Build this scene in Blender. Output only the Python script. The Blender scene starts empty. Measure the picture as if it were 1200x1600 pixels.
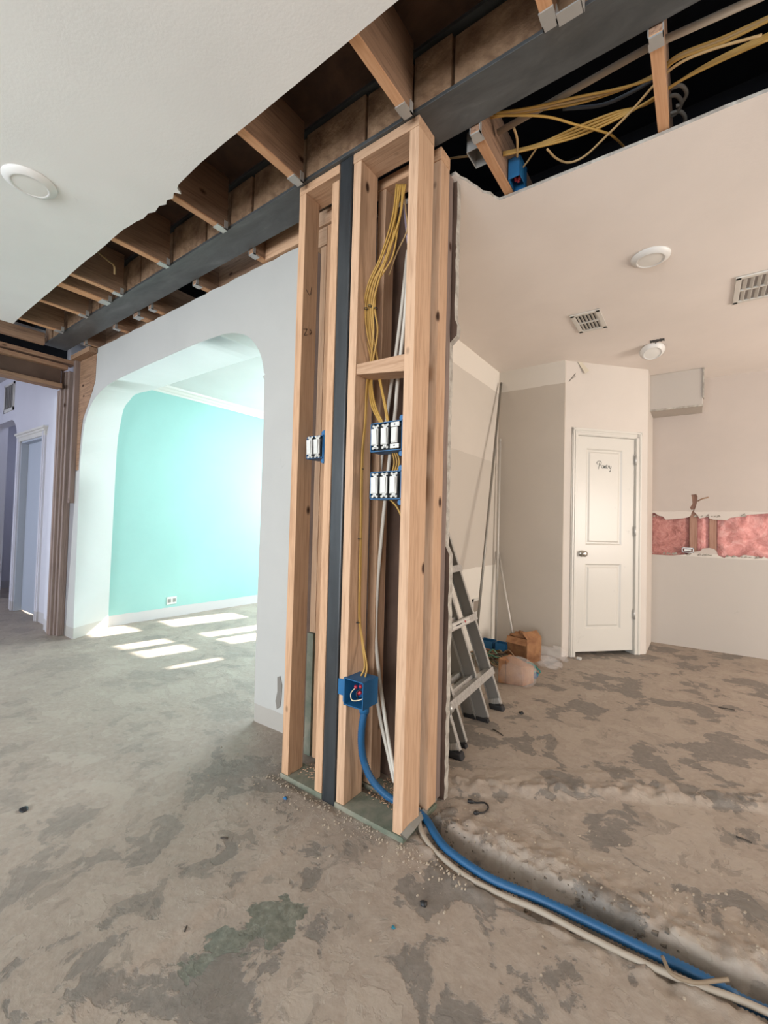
import bpy, bmesh, math, random
import numpy as np
from mathutils import Vector, Matrix
random.seed(7)
sc = bpy.context.scene
COL = sc.collection

# ------------------------------------------------------------------ camera
CH = 1.175
YAW, PIT, ROL, FPX = .62590699, .02758439, .02601147, 679.667
cy_, sy_, cp_, sp_, cr_, sr_ = math.cos(YAW), math.sin(YAW), math.cos(PIT), math.sin(PIT), math.cos(ROL), math.sin(ROL)
fwd = Vector((-sy_*cp_, cy_*cp_, sp_)); rt0 = Vector((cy_, sy_, 0)); up0 = rt0.cross(fwd)
RT = cr_*rt0 + sr_*up0; UP = -sr_*rt0 + cr_*up0
cam = bpy.data.cameras.new('camera'); camo = bpy.data.objects.new('camera', cam); COL.objects.link(camo)
camo.matrix_world = Matrix(((RT.x, UP.x, -fwd.x, 0), (RT.y, UP.y, -fwd.y, 0), (RT.z, UP.z, -fwd.z, CH), (0, 0, 0, 1)))
cam.sensor_fit = 'HORIZONTAL'; cam.sensor_width = 36; cam.lens = 36*FPX/1200; cam.clip_start = .02
sc.camera = camo
# surveying helpers: the direction of a photo pixel, met with a real plane of the place
def ray(x, y): return RT*((x-600)/FPX) - UP*((y-800)/FPX) + fwd
def pz(x, y, z=0.):
    r = ray(x, y); t = (z-CH)/r.z; return (r.x*t, r.y*t, z)
def py(x, y, Y):
    r = ray(x, y); t = Y/r.y; return (r.x*t, Y, CH+r.z*t)
def px(x, y, X):
    r = ray(x, y); t = X/r.x; return (X, r.y*t, CH+r.z*t)

# ------------------------------------------------------------------ world, lights, exposure
w = bpy.data.worlds.new('world'); sc.world = w; w.use_nodes = True
w.node_tree.nodes['Background'].inputs[0].default_value = (.72, .86, 1, 1)
w.node_tree.nodes['Background'].inputs[1].default_value = 1.5
def sun(rot_from, strength, color, ang=.6):
    l = bpy.data.lights.new('sun', 'SUN'); l.energy = strength; l.color = color; l.angle = math.radians(ang)
    o = bpy.data.objects.new('sun', l); COL.objects.link(o)
    o.rotation_euler = Vector(rot_from).to_track_quat('Z', 'Y').to_euler()
def area(name, loc, to, sx, sy, e, color):
    l = bpy.data.lights.new(name, 'AREA'); l.shape = 'RECTANGLE'; l.size = sx; l.size_y = sy; l.energy = e; l.color = color
    o = bpy.data.objects.new(name, l); COL.objects.link(o); o.location = loc
    o.rotation_euler = (Vector(loc)-Vector(to)).to_track_quat('Z', 'Y').to_euler()
sun((.22, 1, .55), 22, (1, .96, .9))
area('window_light_rear', (.2, -4.35, 1.4), (.2, 0, 2.6), 3.6, 2.0, 185, (.96, .97, 1))
area('window_light_rear_left', (-3.6, -4.35, 1.6), (-3.8, 0, .6), 2.2, 2.1, 115, (.76, .88, 1))
area('window_light_kitchen', (3.9, 3.3, 1.4), (0, 3.6, 2.5), 2.4, 1.6, 128, (1, .915, .835))
area('window_light_study', (-3.3, 5.45, 1.8), (-3.5, 2, .1), 2.6, 1.6, 235, (.84, .92, 1))
area('window_light_hall', (-7.4, -1.9, 1.5), (-7.4, 1.7, 1.3), 1.8, 1.9, 48, (.70, .76, 1))
area('window_light_alcove', (-7.5, 2.6, 2.9), (-7.5, 2.5, 0), .8, .8, 9, (.66, .74, 1))  # added fill lamp that brightens the alcove; there is no window here
sc.view_settings.view_transform = 'Standard'; sc.view_settings.look = 'None'
sc.view_settings.exposure = .42; sc.view_settings.gamma = 1; sc.view_settings.use_curve_mapping = False
sc.cycles.max_bounces = 8; sc.cycles.diffuse_bounces = 5; sc.cycles.use_denoising = True

# ------------------------------------------------------------------ materials
def mat(name, col, rough=.7, metal=0, spec=.5):
    m = bpy.data.materials.new(name); m.use_nodes = True
    b = m.node_tree.nodes['Principled BSDF']
    b.inputs['Base Color'].default_value = (*col, 1); b.inputs['Roughness'].default_value = rough
    b.inputs['Metallic'].default_value = metal; b.inputs['Specular IOR Level'].default_value = spec
    return m
class NT:
    def __init__(s, m): s.t = m.node_tree; s.n = s.t.nodes; s.b = s.n['Principled BSDF']
    def node(s, typ, **kw):
        n = s.n.new(typ)
        for k, v in kw.items():
            if k.startswith('i_'):
                key = k[2:].replace('_', ' '); n.inputs[int(key) if key.isdigit() else key].default_value = v
            else: setattr(n, k, v)
        return n
    def link(s, a, b): s.t.links.new(a, b)
    def coord(s, which='Object', scale=(1, 1, 1), rand=False, rot=(0, 0, 0)):
        tc = s.node('ShaderNodeTexCoord'); mp = s.node('ShaderNodeMapping')
        mp.inputs['Scale'].default_value = scale; mp.inputs['Rotation'].default_value = rot
        src = tc.outputs[which]
        if rand:
            oi = s.node('ShaderNodeObjectInfo'); mu = s.node('ShaderNodeMath', operation='MULTIPLY'); mu.inputs[1].default_value = 37.
            s.link(oi.outputs['Random'], mu.inputs[0])
            va = s.node('ShaderNodeVectorMath', operation='ADD'); s.link(src, va.inputs[0]); s.link(mu.outputs[0], va.inputs[1]); src = va.outputs[0]
        s.link(src, mp.inputs['Vector']); return mp.outputs[0]
    def noise(s, vec, scale, detail=4, rough=.55, dist=0):
        n = s.node('ShaderNodeTexNoise'); s.link(vec, n.inputs['Vector'])
        n.inputs['Scale'].default_value = scale; n.inputs['Detail'].default_value = detail
        n.inputs['Roughness'].default_value = rough; n.inputs['Distortion'].default_value = dist; return n.outputs[0]
    def ramp(s, fac, stops, interp='LINEAR'):
        r = s.node('ShaderNodeValToRGB'); r.color_ramp.interpolation = interp; e = r.color_ramp.elements
        while len(e) < len(stops): e.new(.5)
        for i, (p, c) in enumerate(stops):
            e[i].position = p; e[i].color = (*c, 1) if len(c) == 3 else c
        s.link(fac, r.inputs[0]); return r.outputs[0]
    def g(s, fac, a, b):
        m = s.node('ShaderNodeMapRange'); m.inputs[1].default_value = a; m.inputs[2].default_value = b; m.clamp = True
        s.link(fac, m.inputs[0]); return m.outputs[0]
    def mix(s, fac, a, b, mode='MIX'):
        m = s.node('ShaderNodeMix', data_type='RGBA', blend_type=mode)
        for v, i in ((fac, 0), (a, 6), (b, 7)):
            if hasattr(v, 'links'): s.link(v, m.inputs[i])
            elif i == 0: m.inputs[0].default_value = v
            else: m.inputs[i].default_value = (*v, 1)
        return m.outputs[2]
    def math(s, op, a, b=None, c=None):
        m = s.node('ShaderNodeMath', operation=op)
        for i, v in enumerate((a, b, c)):
            if v is None: continue
            if hasattr(v, 'links'): s.link(v, m.inputs[i])
            else: m.inputs[i].default_value = v
        return m.outputs[0]
    def color(s, c): s.link(c, s.b.inputs['Base Color'])
    def bump(s, h, strength=.3, dist=.01):
        b = s.node('ShaderNodeBump'); b.inputs['Strength'].default_value = strength; b.inputs['Distance'].default_value = dist
        s.link(h, b.inputs['Height']); s.link(b.outputs[0], s.b.inputs['Normal'])
def c(h):  # sRGB hex -> linear
    v = [int(h[i:i+2], 16)/255 for i in (0, 2, 4)]
    return tuple(x/12.92 if x <= .04045 else ((x+.055)/1.055)**2.4 for x in v)
def wood(name, axis, light, dark, knot='3b2416', contrast=1., bump=.25):
    m = mat(name, c(light), .75, spec=.25); n = NT(m)
    st = [30, 30, 30]; st['XYZ'.index(axis)] = 1.3
    v = n.coord(scale=tuple(st), rand=True)
    g1 = n.noise(v, 1.6, 3, .6, .6)
    st2 = [110, 110, 110]; st2['XYZ'.index(axis)] = 5
    v2 = n.coord(scale=tuple(st2), rand=True); g2 = n.noise(v2, 1, 2, .5)
    col = n.ramp(g1, [(.3, c(light)), (.52, c(light)), (.57, tuple((a+b)/2 for a, b in zip(c(light), c(dark)))), (.62, c(light)), (.8, c(dark))])
    col = n.mix(n.g(g2, .5, .8), col, c(dark), 'MIX')
    oi = n.node('ShaderNodeObjectInfo')
    tint = n.ramp(oi.outputs['Random'], [(0, (.82, .80, .78)), (.5, (1, 1, 1)), (1, (.95, .88, .8))])
    col = n.mix(1., col, tint, 'MULTIPLY')
    st3 = [8, 8, 8]; st3['XYZ'.index(axis)] = 4.5
    v3 = n.coord(scale=tuple(st3), rand=True)
    vo = n.node('ShaderNodeTexVoronoi'); n.link(v3, vo.inputs['Vector']); vo.inputs['Scale'].default_value = .75
    k = n.g(vo.outputs['Distance'], .10, .05)
    col = n.mix(k, col, c(knot))
    n.color(col); n.bump(g2, bump, .003); return m
LW, DW = 'c6a385', 'a98568'
wood_z = wood('pine_upright', 'Z', LW, DW); wood_y = wood('pine_along_y', 'Y', LW, DW); wood_x = wood('pine_along_x', 'X', LW, DW)
old_z = wood('old_lumber_upright', 'Z', '8c7a71', '71625b'); old_y = wood('old_lumber_along_y', 'Y', 'a08068', '76594a'); old_x = wood('old_lumber_along_x', 'X', '97785f', '6b4f3d')
joist_m = wood('joist_lumber', 'Y', '8f725c', '6f5645'); joist_b = wood('clean_joist_edge', 'Y', 'c99d78', 'b88862')  # dark sides, paler clean bottoms: light from below put into the colours
def plain_noise(name, a, b, scale=6, rough=.8, bs=.15, bd=.004, spec=.3, lo=.35, hi=.65, metal=0, bscale=120):
    m = mat(name, a, rough, metal, spec); n = NT(m); v = n.coord()
    n.color(n.ramp(n.noise(v, scale, 5, .6, .4), [(lo, a), (hi, b)]))
    n.bump(n.noise(v, bscale, 3, .6), bs, bd); return m
treated_m = plain_noise('treated_green_lumber', c('8a8676'), c('626a5b'), 9)
osb_m = plain_noise('kraft_panel', c('a28468'), c('6f543f'), 9, bs=.6, bd=.01, bscale=30)
sub_m = plain_noise('subfloor_underside', c('5a4437'), c('3c2d26'), 4)
void_m = plain_noise('dark_roof_felt', c('1c1f26'), c('15171c'), 4)  # near-black colour stands for the unlit cavity over the kitchen
steel_m = mat('dark_painted_steel', c('3c3f41'), .42, .25, .5)
n = NT(steel_m); v = n.coord(scale=(1, 3, 3)); n.color(n.ramp(n.noise(v, 3, 6, .65, .5), [(.3, c('434545')), (.6, c('5a5c5c')), (.8, c('747575'))])); n.bump(n.noise(v, 25, 3), .15, .002)
post_m = mat('black_painted_post', c('2c2f32'), .35, .2, .5)
n = NT(post_m); v = n.coord(scale=(8, 8, 1)); n.color(n.ramp(n.noise(v, 2.5, 6, .65, .5), [(.3, c('2b2d2f')), (.65, c('3d4042')), (.85, c('5e6061'))]))
galv_m = mat('galvanised_metal', c('b9b8b4'), .45, .6)
alu_m = mat('brushed_aluminium', c('c3c2be'), .38, .75)
n = NT(alu_m); v = n.coord(scale=(60, 60, 3)); n.color(n.ramp(n.noise(v, 2, 3), [(.3, c('a9a8a4')), (.7, c('d2d1cd'))]))
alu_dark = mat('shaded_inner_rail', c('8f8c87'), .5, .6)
rub_m = mat('black_rubber', c('1d1c1e'), .7)
white_pl = mat('white_plastic', c('cbc9c2'), .35)
blue_pl = mat('blue_box_plastic', c('1d5d8a'), .45)
blue_cd = mat('blue_corrugated_conduit', c('1b527a'), .5)
yel_m = mat('yellow_cable_jacket', c('ab8540'), .55)
tan_m = mat('dusty_tan_cable', c('a88a5e'), .6)
grey_pipe = mat('greyish_white_tube', c('c6bfb2'), .5)
red_m = mat('red_wire_nut', c('a3222f'), .4); blk_m = mat('black_plastic', c('141416'), .5)
card_m = plain_noise('brown_cardboard', c('9d7350'), c('7f583d'), 12, bs=.1)
gyps_m = plain_noise('raw_gypsum_edge', c('bdb7ac'), c('958e84'), 25, bs=.8, bd=.006, bscale=60)
paper_m = plain_noise('brown_paper_backing', c('5e4a3e'), c('4d3b31'), 3, bs=.1)
def paint(name, base, zones=(), dirt=.0, bs=.12):
    """zones: (z0, z1, colour) unpainted or differently painted bands"""
    m = mat(name, base, .62, spec=.35); n = NT(m)
    v = n.coord('Object'); big = n.noise(v, 1.4, 4, .6, .3)
    d = tuple(x*.93 for x in base); col = n.ramp(big, [(.35, base), (.7, d)])
    if zones:
        sx = n.node('ShaderNodeSeparateXYZ'); n.link(v, sx.inputs[0])
        wob = n.math('MULTIPLY_ADD', n.noise(v, 9, 3), .02, -.01); z = n.math('ADD', sx.outputs[2], wob)
        for z0, z1, cc in zones:
            f = n.math('MULTIPLY', n.math('GREATER_THAN', z, z0), n.math('LESS_THAN', z, z1)); col = n.mix(f, col, cc)
    if dirt:
        s1 = n.noise(v, 7, 8, .7, 1.); col = n.mix(n.math('MULTIPLY', n.g(s1, .66, .74), dirt), col, c('77706a'))
    n.color(col); n.bump(n.noise(v, 90, 4, .6), bs, .004); return m
ceil_m = paint('ceiling_paint', c('dfddd8'), dirt=.15)
kceil_m = paint('kitchen_ceiling_paint', c('e4dbd3'))
arch_m = paint('white_wall_paint', c('b3b1ab'), [(-1, .10, c('a49e95'))], dirt=.25)
kleft_m = paint('kitchen_left_wall_paint', c('d0c8bd'), [(-1, .80, c('ddd8ce')), (.80, 1.813, c('c4bcb1')), (2.52, 3, c('e4ddd2'))])
kback_m = paint('kitchen_back_wall_paint', c('b9afa2'), [(2.53, 3, c('cfc8bd'))])
kright_m = paint('kitchen_right_wall_paint', c('b9ada3'), [(-1, .93, c('b4aca3')), (.925, .96, c('c8c1b7')), (1.30, 1.385, c('c4bab0'))], dirt=.15)
pantry_m = paint('pantry_wall_paint', c('cbc2b8'))
door_m = mat('white_semi_gloss', c('c9c5bc'), .3)
n = NT(door_m); v = n.coord(); n.color(n.mix(n.math('MULTIPLY', n.g(n.noise(v, 9, 7, .7, .8), .64, .72), .25), c('c9c5bc'), c('8f887f')))
aqua_m = paint('turquoise_wall_paint', c('92bab2'), [(-1, .11, c('bdb6b3'))], dirt=0)
hall_m = paint('hall_wall_paint', c('c2c0c6'), [(-1, .11, c('b0abaa'))]); hdoor_m = mat('hall_grey_door', c('a7adb6'), .45)
pink_m = mat('pink_fibreglass', c('d2817f'), .95, spec=.1)
n = NT(pink_m); v = n.coord(scale=(1, 1, 1)); n.color(n.ramp(n.noise(v, 9, 7, .65, 1.5), [(.3, c('c4837c')), (.5, c('dd9d97')), (.68, c('edbcb5'))])); n.bump(n.noise(v, 22, 6, .7, 1.), .9, .02)
pinkb_m = mat('dusty_fibreglass', c('b58a80'), .95, spec=.1)
n = NT(pinkb_m); v = n.coord(); n.color(n.ramp(n.noise(v, 14, 7, .7, 1.5), [(.3, c('8f5f58')), (.5, c('b98078')), (.7, c('cf9d94'))])); n.bump(n.noise(v, 30, 6, .7, 1.), .9, .02)
bag_m = mat('clear_plastic_bag', (.9, .88, .86), .25); bb = bag_m.node_tree.nodes['Principled BSDF']
bb.inputs['Transmission Weight'].default_value = .0; bb.inputs['Alpha'].default_value = .16
glass_m = mat('window_glass', (.9, .95, .97), .05); glass_m.node_tree.nodes['Principled BSDF'].inputs['Alpha'].default_value = .06

# mortar floor
floor_m = mat('scraped_mortar_floor', c('a1917e'), .6, spec=.4); n = NT(floor_m); v = n.coord()
warp = n.node('ShaderNodeTexNoise'); n.link(v, warp.inputs['Vector']); warp.inputs['Scale'].default_value = 2.2; warp.inputs['Detail'].default_value = 3
wv = n.node('ShaderNodeVectorMath', operation='MULTIPLY_ADD'); n.link(warp.outputs[1], wv.inputs[0]); wv.inputs[1].default_value = (.06, .06, 0); n.link(v, wv.inputs[2])
W = wv.outputs[0]
p1 = n.noise(v, 2.6, 12, .60, .35); p2 = n.noise(v, 6.3, 12, .62, .5); p3 = n.noise(v, 40, 6, .65); p4 = n.noise(v, 14, 8, .62, .8)
mA = n.math('MULTIPLY_ADD', p2, .4, n.math('MULTIPLY', p1, .62))
m1 = n.g(mA, .535, .552); m1b = n.g(mA, .465, .455); m2 = n.g(p2, .575, .59); m3 = n.g(p4, .59, .62)
fine = n.ramp(p3, [(.3, c('8e7f72')), (.5, c('9d8f81')), (.7, c('aa9d8e'))])
soft = n.ramp(n.noise(v, 1.1, 5, .6, .5), [(.3, c('8e8277')), (.55, c('9d9184')), (.75, c('867c72'))])
base = n.mix(.5, fine, soft)
darkc = n.ramp(p3, [(.3, c('6b655e')), (.7, c('7f7870'))])
reg = n.g(n.noise(v, .7, 3, .5), .42, .6)
sxx = n.node('ShaderNodeSeparateXYZ'); n.link(v, sxx.inputs[0]); scr = n.g(n.math('ADD', sxx.outputs[0], n.math('MULTIPLY', p1, 1.2)), -1.6, -.3)   # the left side was scraped less
scr = n.math('MULTIPLY_ADD', scr, .65, .35)
m1 = n.math('MULTIPLY', m1, scr); reg = n.math('MULTIPLY', reg, scr)
col = n.mix(n.math('MULTIPLY', m1, .9), base, darkc)
col = n.mix(n.math('MULTIPLY', m1b, .45), col, c('a99d8f'))
col = n.mix(n.math('MULTIPLY', m2, n.math('MULTIPLY', reg, .75)), col, c('756e65'))
col = n.mix(n.math('MULTIPLY', m3, n.math('MULTIPLY', reg, .5)), col, c('6d665e'))
# one exposed smooth green-grey slab patch
def segmask(ax, ay, bx, by, r):
    sx = n.node('ShaderNodeSeparateXYZ'); n.link(W, sx.inputs[0])
    dx, dy = bx-ax, by-ay; L2 = dx*dx+dy*dy
    X = n.math('SUBTRACT', sx.outputs[0], ax+.03); Y = n.math('SUBTRACT', sx.outputs[1], ay+.03)
    t = n.math('ADD', n.math('MULTIPLY', X, dx/L2), n.math('MULTIPLY', Y, dy/L2)); t = n.math('MINIMUM', n.math('MAXIMUM', t, 0.), 1.)
    ex = n.math('SUBTRACT', X, n.math('MULTIPLY', t, dx)); ey = n.math('SUBTRACT', Y, n.math('MULTIPLY', t, dy))
    d = n.math('SQRT', n.math('ADD', n.math('MULTIPLY', ex, ex), n.math('MULTIPLY', ey, ey)))
    d = n.math('ADD', d, n.math('MULTIPLY_ADD', p2, .34, -.17))
    return n.g(d, r, r-.006)
A_ = pz(310, 1510); B_ = pz(440, 1425)
gm = segmask(A_[0], A_[1], B_[0], B_[1], .055)
col = n.mix(gm, col, n.ramp(p3, [(.3, c('5a5a50')), (.5, c('6c6c60')), (.75, c('8b8b7e'))]))
n.color(col)
h = n.math('ADD', n.math('MULTIPLY', p3, .3), n.math('MULTIPLY', m1, -.35)); h = n.math('ADD', h, n.math('MULTIPLY', m1b, .25)); h = n.math('ADD', h, n.math('MULTIPLY', p2, .8)); h = n.math('ADD', h, n.math('MULTIPLY', m2, -.2)); h = n.math('ADD', h, n.math('MULTIPLY', p4, .5)); h = n.math('SUBTRACT', h, n.math('MULTIPLY', gm, .5))
n.bump(h, .6, .010)
rr = n.math('MULTIPLY_ADD', gm, -.2, .6); n.link(rr, n.b.inputs['Roughness'])

# ------------------------------------------------------------------ mesh building
class MB:
    def __init__(s): s.v = []; s.f = []; s.sm = []; s.mi = []
    def add(s, vs, fs, smooth=False, mi=0):
        o = len(s.v); s.v += [tuple(p) for p in vs]; s.f += [tuple(i+o for i in f) for f in fs]; s.sm += [smooth]*len(fs); s.mi += [mi]*len(fs); return s
    def box(s, x0, x1, y0, y1, z0, z1, mi=0):
        x0, x1 = sorted((x0, x1)); y0, y1 = sorted((y0, y1)); z0, z1 = sorted((z0, z1))
        v = [(x, y, z) for z in (z0, z1) for y in (y0, y1) for x in (x0, x1)]
        return s.add(v, [(0, 2, 3, 1), (4, 5, 7, 6), (0, 1, 5, 4), (2, 6, 7, 3), (0, 4, 6, 2), (1, 3, 7, 5)], mi=mi)
    def obox(s, o, ax, ay, az, mi=0):   # corner origin and three edge vectors
        o, ax, ay, az = map(Vector, (o, ax, ay, az))
        v = [o+ax*i+ay*j+az*k for k in (0, 1) for j in (0, 1) for i in (0, 1)]
        return s.add(v, [(0, 2, 3, 1), (4, 5, 7, 6), (0, 1, 5, 4), (2, 6, 7, 3), (0, 4, 6, 2), (1, 3, 7, 5)], mi=mi)
    def beam(s, a, b, wx, wy, up=(0, 0, 1), mi=0):   # bar from a to b, width wx across, wy along up-ish
        a, b = Vector(a), Vector(b); d = (b-a); x = d.cross(Vector(up)).normalized(); y = x.cross(d).normalized()
        return s.obox(a-x*wx/2-y*wy/2, x*wx, y*wy, d, mi)
    def tube(s, pts, r, n=8, ridge=None, mi=0, smooth=True):
        pts = [Vector(p) for p in pts]; vs = []; fs = []; N = len(pts); prev = None
        for i, p in enumerate(pts):
            t = (pts[min(i+1, N-1)]-pts[max(i-1, 0)]).normalized()
            if prev is None: prev = t.orthogonal().normalized()
            prev = (prev-t*prev.dot(t)).normalized(); b = t.cross(prev)
            rr_ = r(i/(N-1)) if callable(r) else r
            if ridge: rr_ *= ridge[i % len(ridge)]
            for k in range(n):
                a = 2*math.pi*k/n; vs.append(p+(prev*math.cos(a)+b*math.sin(a))*rr_)
        for i in range(N-1):
            for k in range(n): fs.append((i*n+k, i*n+(k+1) % n, (i+1)*n+(k+1) % n, (i+1)*n+k))
        s.add(vs, fs, smooth, mi); s.add(vs[:n], [tuple(range(n))[::-1]], False, mi); s.add(vs[-n:], [tuple(range(n))], False, mi); return s
    def prism(s, poly, off, mi=0, mside=None):   # planar outline (3D points) pushed by off
        o = Vector(off); n_ = len(poly); vs = [Vector(p) for p in poly]+[Vector(p)+o for p in poly]
        s.add(vs, [tuple(range(n_)), tuple(range(2*n_-1, n_-1, -1))], mi=mi)
        s.add(vs, [(i, i+n_, (i+1) % n_+n_, (i+1) % n_) for i in range(n_)], mi=mi if mside is None else mside); return s
    def lathe(s, prof, loc, axis=(0, 0, 1), n=24, mi=0):
        a = Vector(axis).normalized(); u = a.orthogonal().normalized(); w_ = a.cross(u); vs = []; fs = []
        for r, h_ in prof:
            for k in range(n):
                t = 2*math.pi*k/n; vs.append(Vector(loc)+a*h_+(u*math.cos(t)+w_*math.sin(t))*r)
        for i in range(len(prof)-1):
            for k in range(n): fs.append((i*n+k, i*n+(k+1) % n, (i+1)*n+(k+1) % n, (i+1)*n+k))
        return s.add(vs, fs, True, mi)
    def build(s, name, m, parent=None, bevel=0, keep_origin=False, fix=True):
        V = np.array(s.v)
        loc = Vector((0, 0, 0)) if keep_origin else Vector(((V[:, 0].min()+V[:, 0].max())/2, (V[:, 1].min()+V[:, 1].max())/2, V[:, 2].min()))
        me = bpy.data.meshes.new(name); me.from_pydata([tuple(Vector(p)-loc) for p in s.v], [], s.f)
        me.polygons.foreach_set('use_smooth', s.sm); me.polygons.foreach_set('material_index', s.mi)
        for q in (m if isinstance(m, (list, tuple)) else [m]): me.materials.append(q)
        if fix:
            b = bmesh.new(); b.from_mesh(me); bmesh.ops.remove_doubles(b, verts=b.verts, dist=1e-5); bmesh.ops.recalc_face_normals(b, faces=b.faces); b.to_mesh(me); b.free()
        me.update(); o = bpy.data.objects.new(name, me); COL.objects.link(o)
        if parent is not None:
            o.parent = parent; o.location = loc-world_loc(parent)
        else: o.location = loc
        if bevel:
            bv = o.modifiers.new('bevel', 'BEVEL'); bv.width = bevel; bv.segments = 2; bv.limit_method = 'ANGLE'
        return o
def world_loc(o):
    l = Vector(o.location)
    while o.parent: o = o.parent; l += Vector(o.location)
    return l
def tag(o, label, cat, group=None, kind=None):
    o['label'] = label; o['category'] = cat
    if group: o['group'] = group
    if kind: o['kind'] = kind
    return o
def thing(name, label, cat, loc, group=None):
    o = bpy.data.objects.new(name, None); COL.objects.link(o); o.location = loc; o.empty_display_size = .05
    return tag(o, label, cat, group)
def struct(name, mb, m, **kw):
    o = mb.build(name, m, **kw); o['kind'] = 'structure'; return o
def curve(pts, n=10):   # Catmull-Rom through control points
    P = [Vector(p) for p in pts]; P = [P[0]*2-P[1]]+P+[P[-1]*2-P[-2]]; out = []
    for i in range(1, len(P)-2):
        for k in range(n):
            t = k/n; out.append(.5*((2*P[i])+(P[i+1]-P[i-1])*t+(2*P[i-1]-5*P[i]+4*P[i+1]-P[i+2])*t*t+(3*P[i]-P[i-1]-3*P[i+1]+P[i+2])*t**3))
    out.append(P[-2]); return out
def lum(name, x0, x1, y0, y1, z0, z1, m, parent=None, bv=.002): return MB().box(x0, x1, y0, y1, z0, z1).build(name, m, parent, bevel=bv)
def ragged(a, b, step, amp, axis, rng):   # points from a to b with noise along axis (vector)
    a, b, ax = Vector(a), Vector(b), Vector(axis); n_ = max(2, int((b-a).length/step)); out = []
    for i in range(n_):
        out.append(a+(b-a)*(i/n_)+ax*(rng.uniform(-amp, amp) if i else 0))
    return out
R1 = random.Random(3)
ZC = 2.74

# ------------------------------------------------------------------ setting: floor
_rng = np.random.RandomState(5); _LAT = _rng.rand(256, 256)
def vnoise(x, y):
    xi = np.floor(x).astype(int); yi = np.floor(y).astype(int); fx = x-xi; fy = y-yi; fx = fx*fx*(3-2*fx); fy = fy*fy*(3-2*fy)
    L = lambda i, j: _LAT[i % 256, j % 256]
    return (L(xi, yi)*(1-fx)+L(xi+1, yi)*fx)*(1-fy)+(L(xi, yi+1)*(1-fx)+L(xi+1, yi+1)*fx)*fy-.5
def fbm(x, y, o=4):
    r = 0; a = 1
    for i in range(o): r = r+a*vnoise(x*2**i+17*i, y*2**i+5*i); a *= .55
    return r
def smooth(a, b, t): t = np.clip((t-a)/(b-a), 0, 1); return t*t*(3-2*t)
def sdist(x, y, pts):   # distance to polyline and signed side (positive = far side)
    best = np.full(x.shape, 1e9); side = np.zeros(x.shape); prog = np.zeros(x.shape)
    for i in range(len(pts)-1):
        ax, ay = pts[i][:2]; bx, by = pts[i+1][:2]; dx, dy = bx-ax, by-ay; L2 = dx*dx+dy*dy
        t = np.clip(((x-ax)*dx+(y-ay)*dy)/L2, 0, 1); ex = x-ax-t*dx; ey = y-ay-t*dy; d = np.hypot(ex, ey)
        m_ = d < best; best = np.where(m_, d, best); side = np.where(m_, np.sign(dx*(y-ay)-dy*(x-ax)), side); prog = np.where(m_, i+t, prog)
    return best, side, prog
COND = [(-.87, 1.52), (-.72, 1.455), (-.569, 1.432), (-.409, 1.455), (-.261, 1.469), (-.128, 1.476), (-.009, 1.487), (.072, 1.489), (.136, 1.50), (.5, 1.55), (1.3, 1.65), (3.9, 1.9)]
TREN = [(-.90, 1.55), (-.72, 1.50), (-.569, 1.482), (-.409, 1.49), (-.261, 1.49), (-.128, 1.495), (.02, 1.50), (.15, 1.52), (.5, 1.58), (1.3, 1.67), (3.9, 1.92)]
LEDG = [(-1.62, 1.76), (-.884, 1.78), (-.653, 1.93), (-.422, 2.09), (-.196, 2.25), (.026, 2.39), (.246, 2.50), (.8, 2.75), (3.9, 4.0)]
def hfun(x, y):
    h_ = .006*fbm(x*2.1, y*2.1)+.004*fbm(x*9, y*9)
    d, s_, pr = sdist(x, y, TREN); wn = .02*fbm(x*9+3, y*9)
    halfw = .055+.045*smooth(0, 1.2, pr)*(1-.6*smooth(3, 5, pr)); edge = d+wn*.9
    near = (x > -.92)
    tr = np.where(near, (1-smooth(halfw*.55, halfw, edge)), 0)
    h_ = h_-.075*tr
    rim = np.where(near & (s_ > 0), np.exp(-((edge-halfw-.05)/.06)**2), 0)*.012
    rough = np.where(near & (s_ > 0), np.exp(-((edge-halfw)/.16)**2), 0)
    h_ = h_+rim+rough*(.016*fbm(x*22, y*22)+.009*fbm(x*48, y*48))+tr*.016*fbm(x*40+5, y*40)
    rough2 = np.where(near & (s_ <= 0), np.exp(-((edge-halfw)/.05)**2), 0); h_ = h_+rough2*.018*fbm(x*18+9, y*14)
    d2, s2, p2_ = sdist(x, y, LEDG); sd = d2*s2+.03*fbm(x*7+40, y*7)
    R_ = (x > -1.2)
    h_ = h_+np.where(R_, (smooth(-.02, .05, sd)*.016-.012)+np.exp(-((sd-.07)/.06)**2)*(.005+.02*fbm(x*26+8, y*26)), -.004)
    inkit = R_ & (sd > .2)
    h_ = np.where(inkit, h_*.5, h_)
    # flat under the framed column
    col_ = (1-smooth(.0, .05, np.maximum(np.maximum(-1.57-x, x+.89), np.maximum(1.40-y, y-1.76)))); h_ = h_*(1-col_)-.014*col_
    return h_
def axis_pts(segs):
    out = [segs[0][0]]
    for a, b, st in segs: k = max(1, round((b-a)/st)); out += [a+(b-a)*(i+1)/k for i in range(k)]
    return np.array(out)
xs = axis_pts([(-9, -5.3, .2), (-5.3, -2.4, .04), (-2.4, -1.0, .02), (-1.0, .45, .0085), (.45, 1.2, .03), (1.2, 4.2, .15)])
ys = axis_pts([(-4.6, .7, .15), (.7, 1.3, .02), (1.3, 2.0, .0085), (2.0, 2.7, .012), (2.7, 5.7, .04), (5.7, 6.4, .2)])
GX, GY = np.meshgrid(xs, ys, indexing='ij'); GZ = hfun(GX, GY); nx, ny = GX.shape
idx = np.arange(nx*ny).reshape(nx, ny)
quads = np.stack([idx[:-1, :-1], idx[1:, :-1], idx[1:, 1:], idx[:-1, 1:]], -1).reshape(-1, 4)
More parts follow.
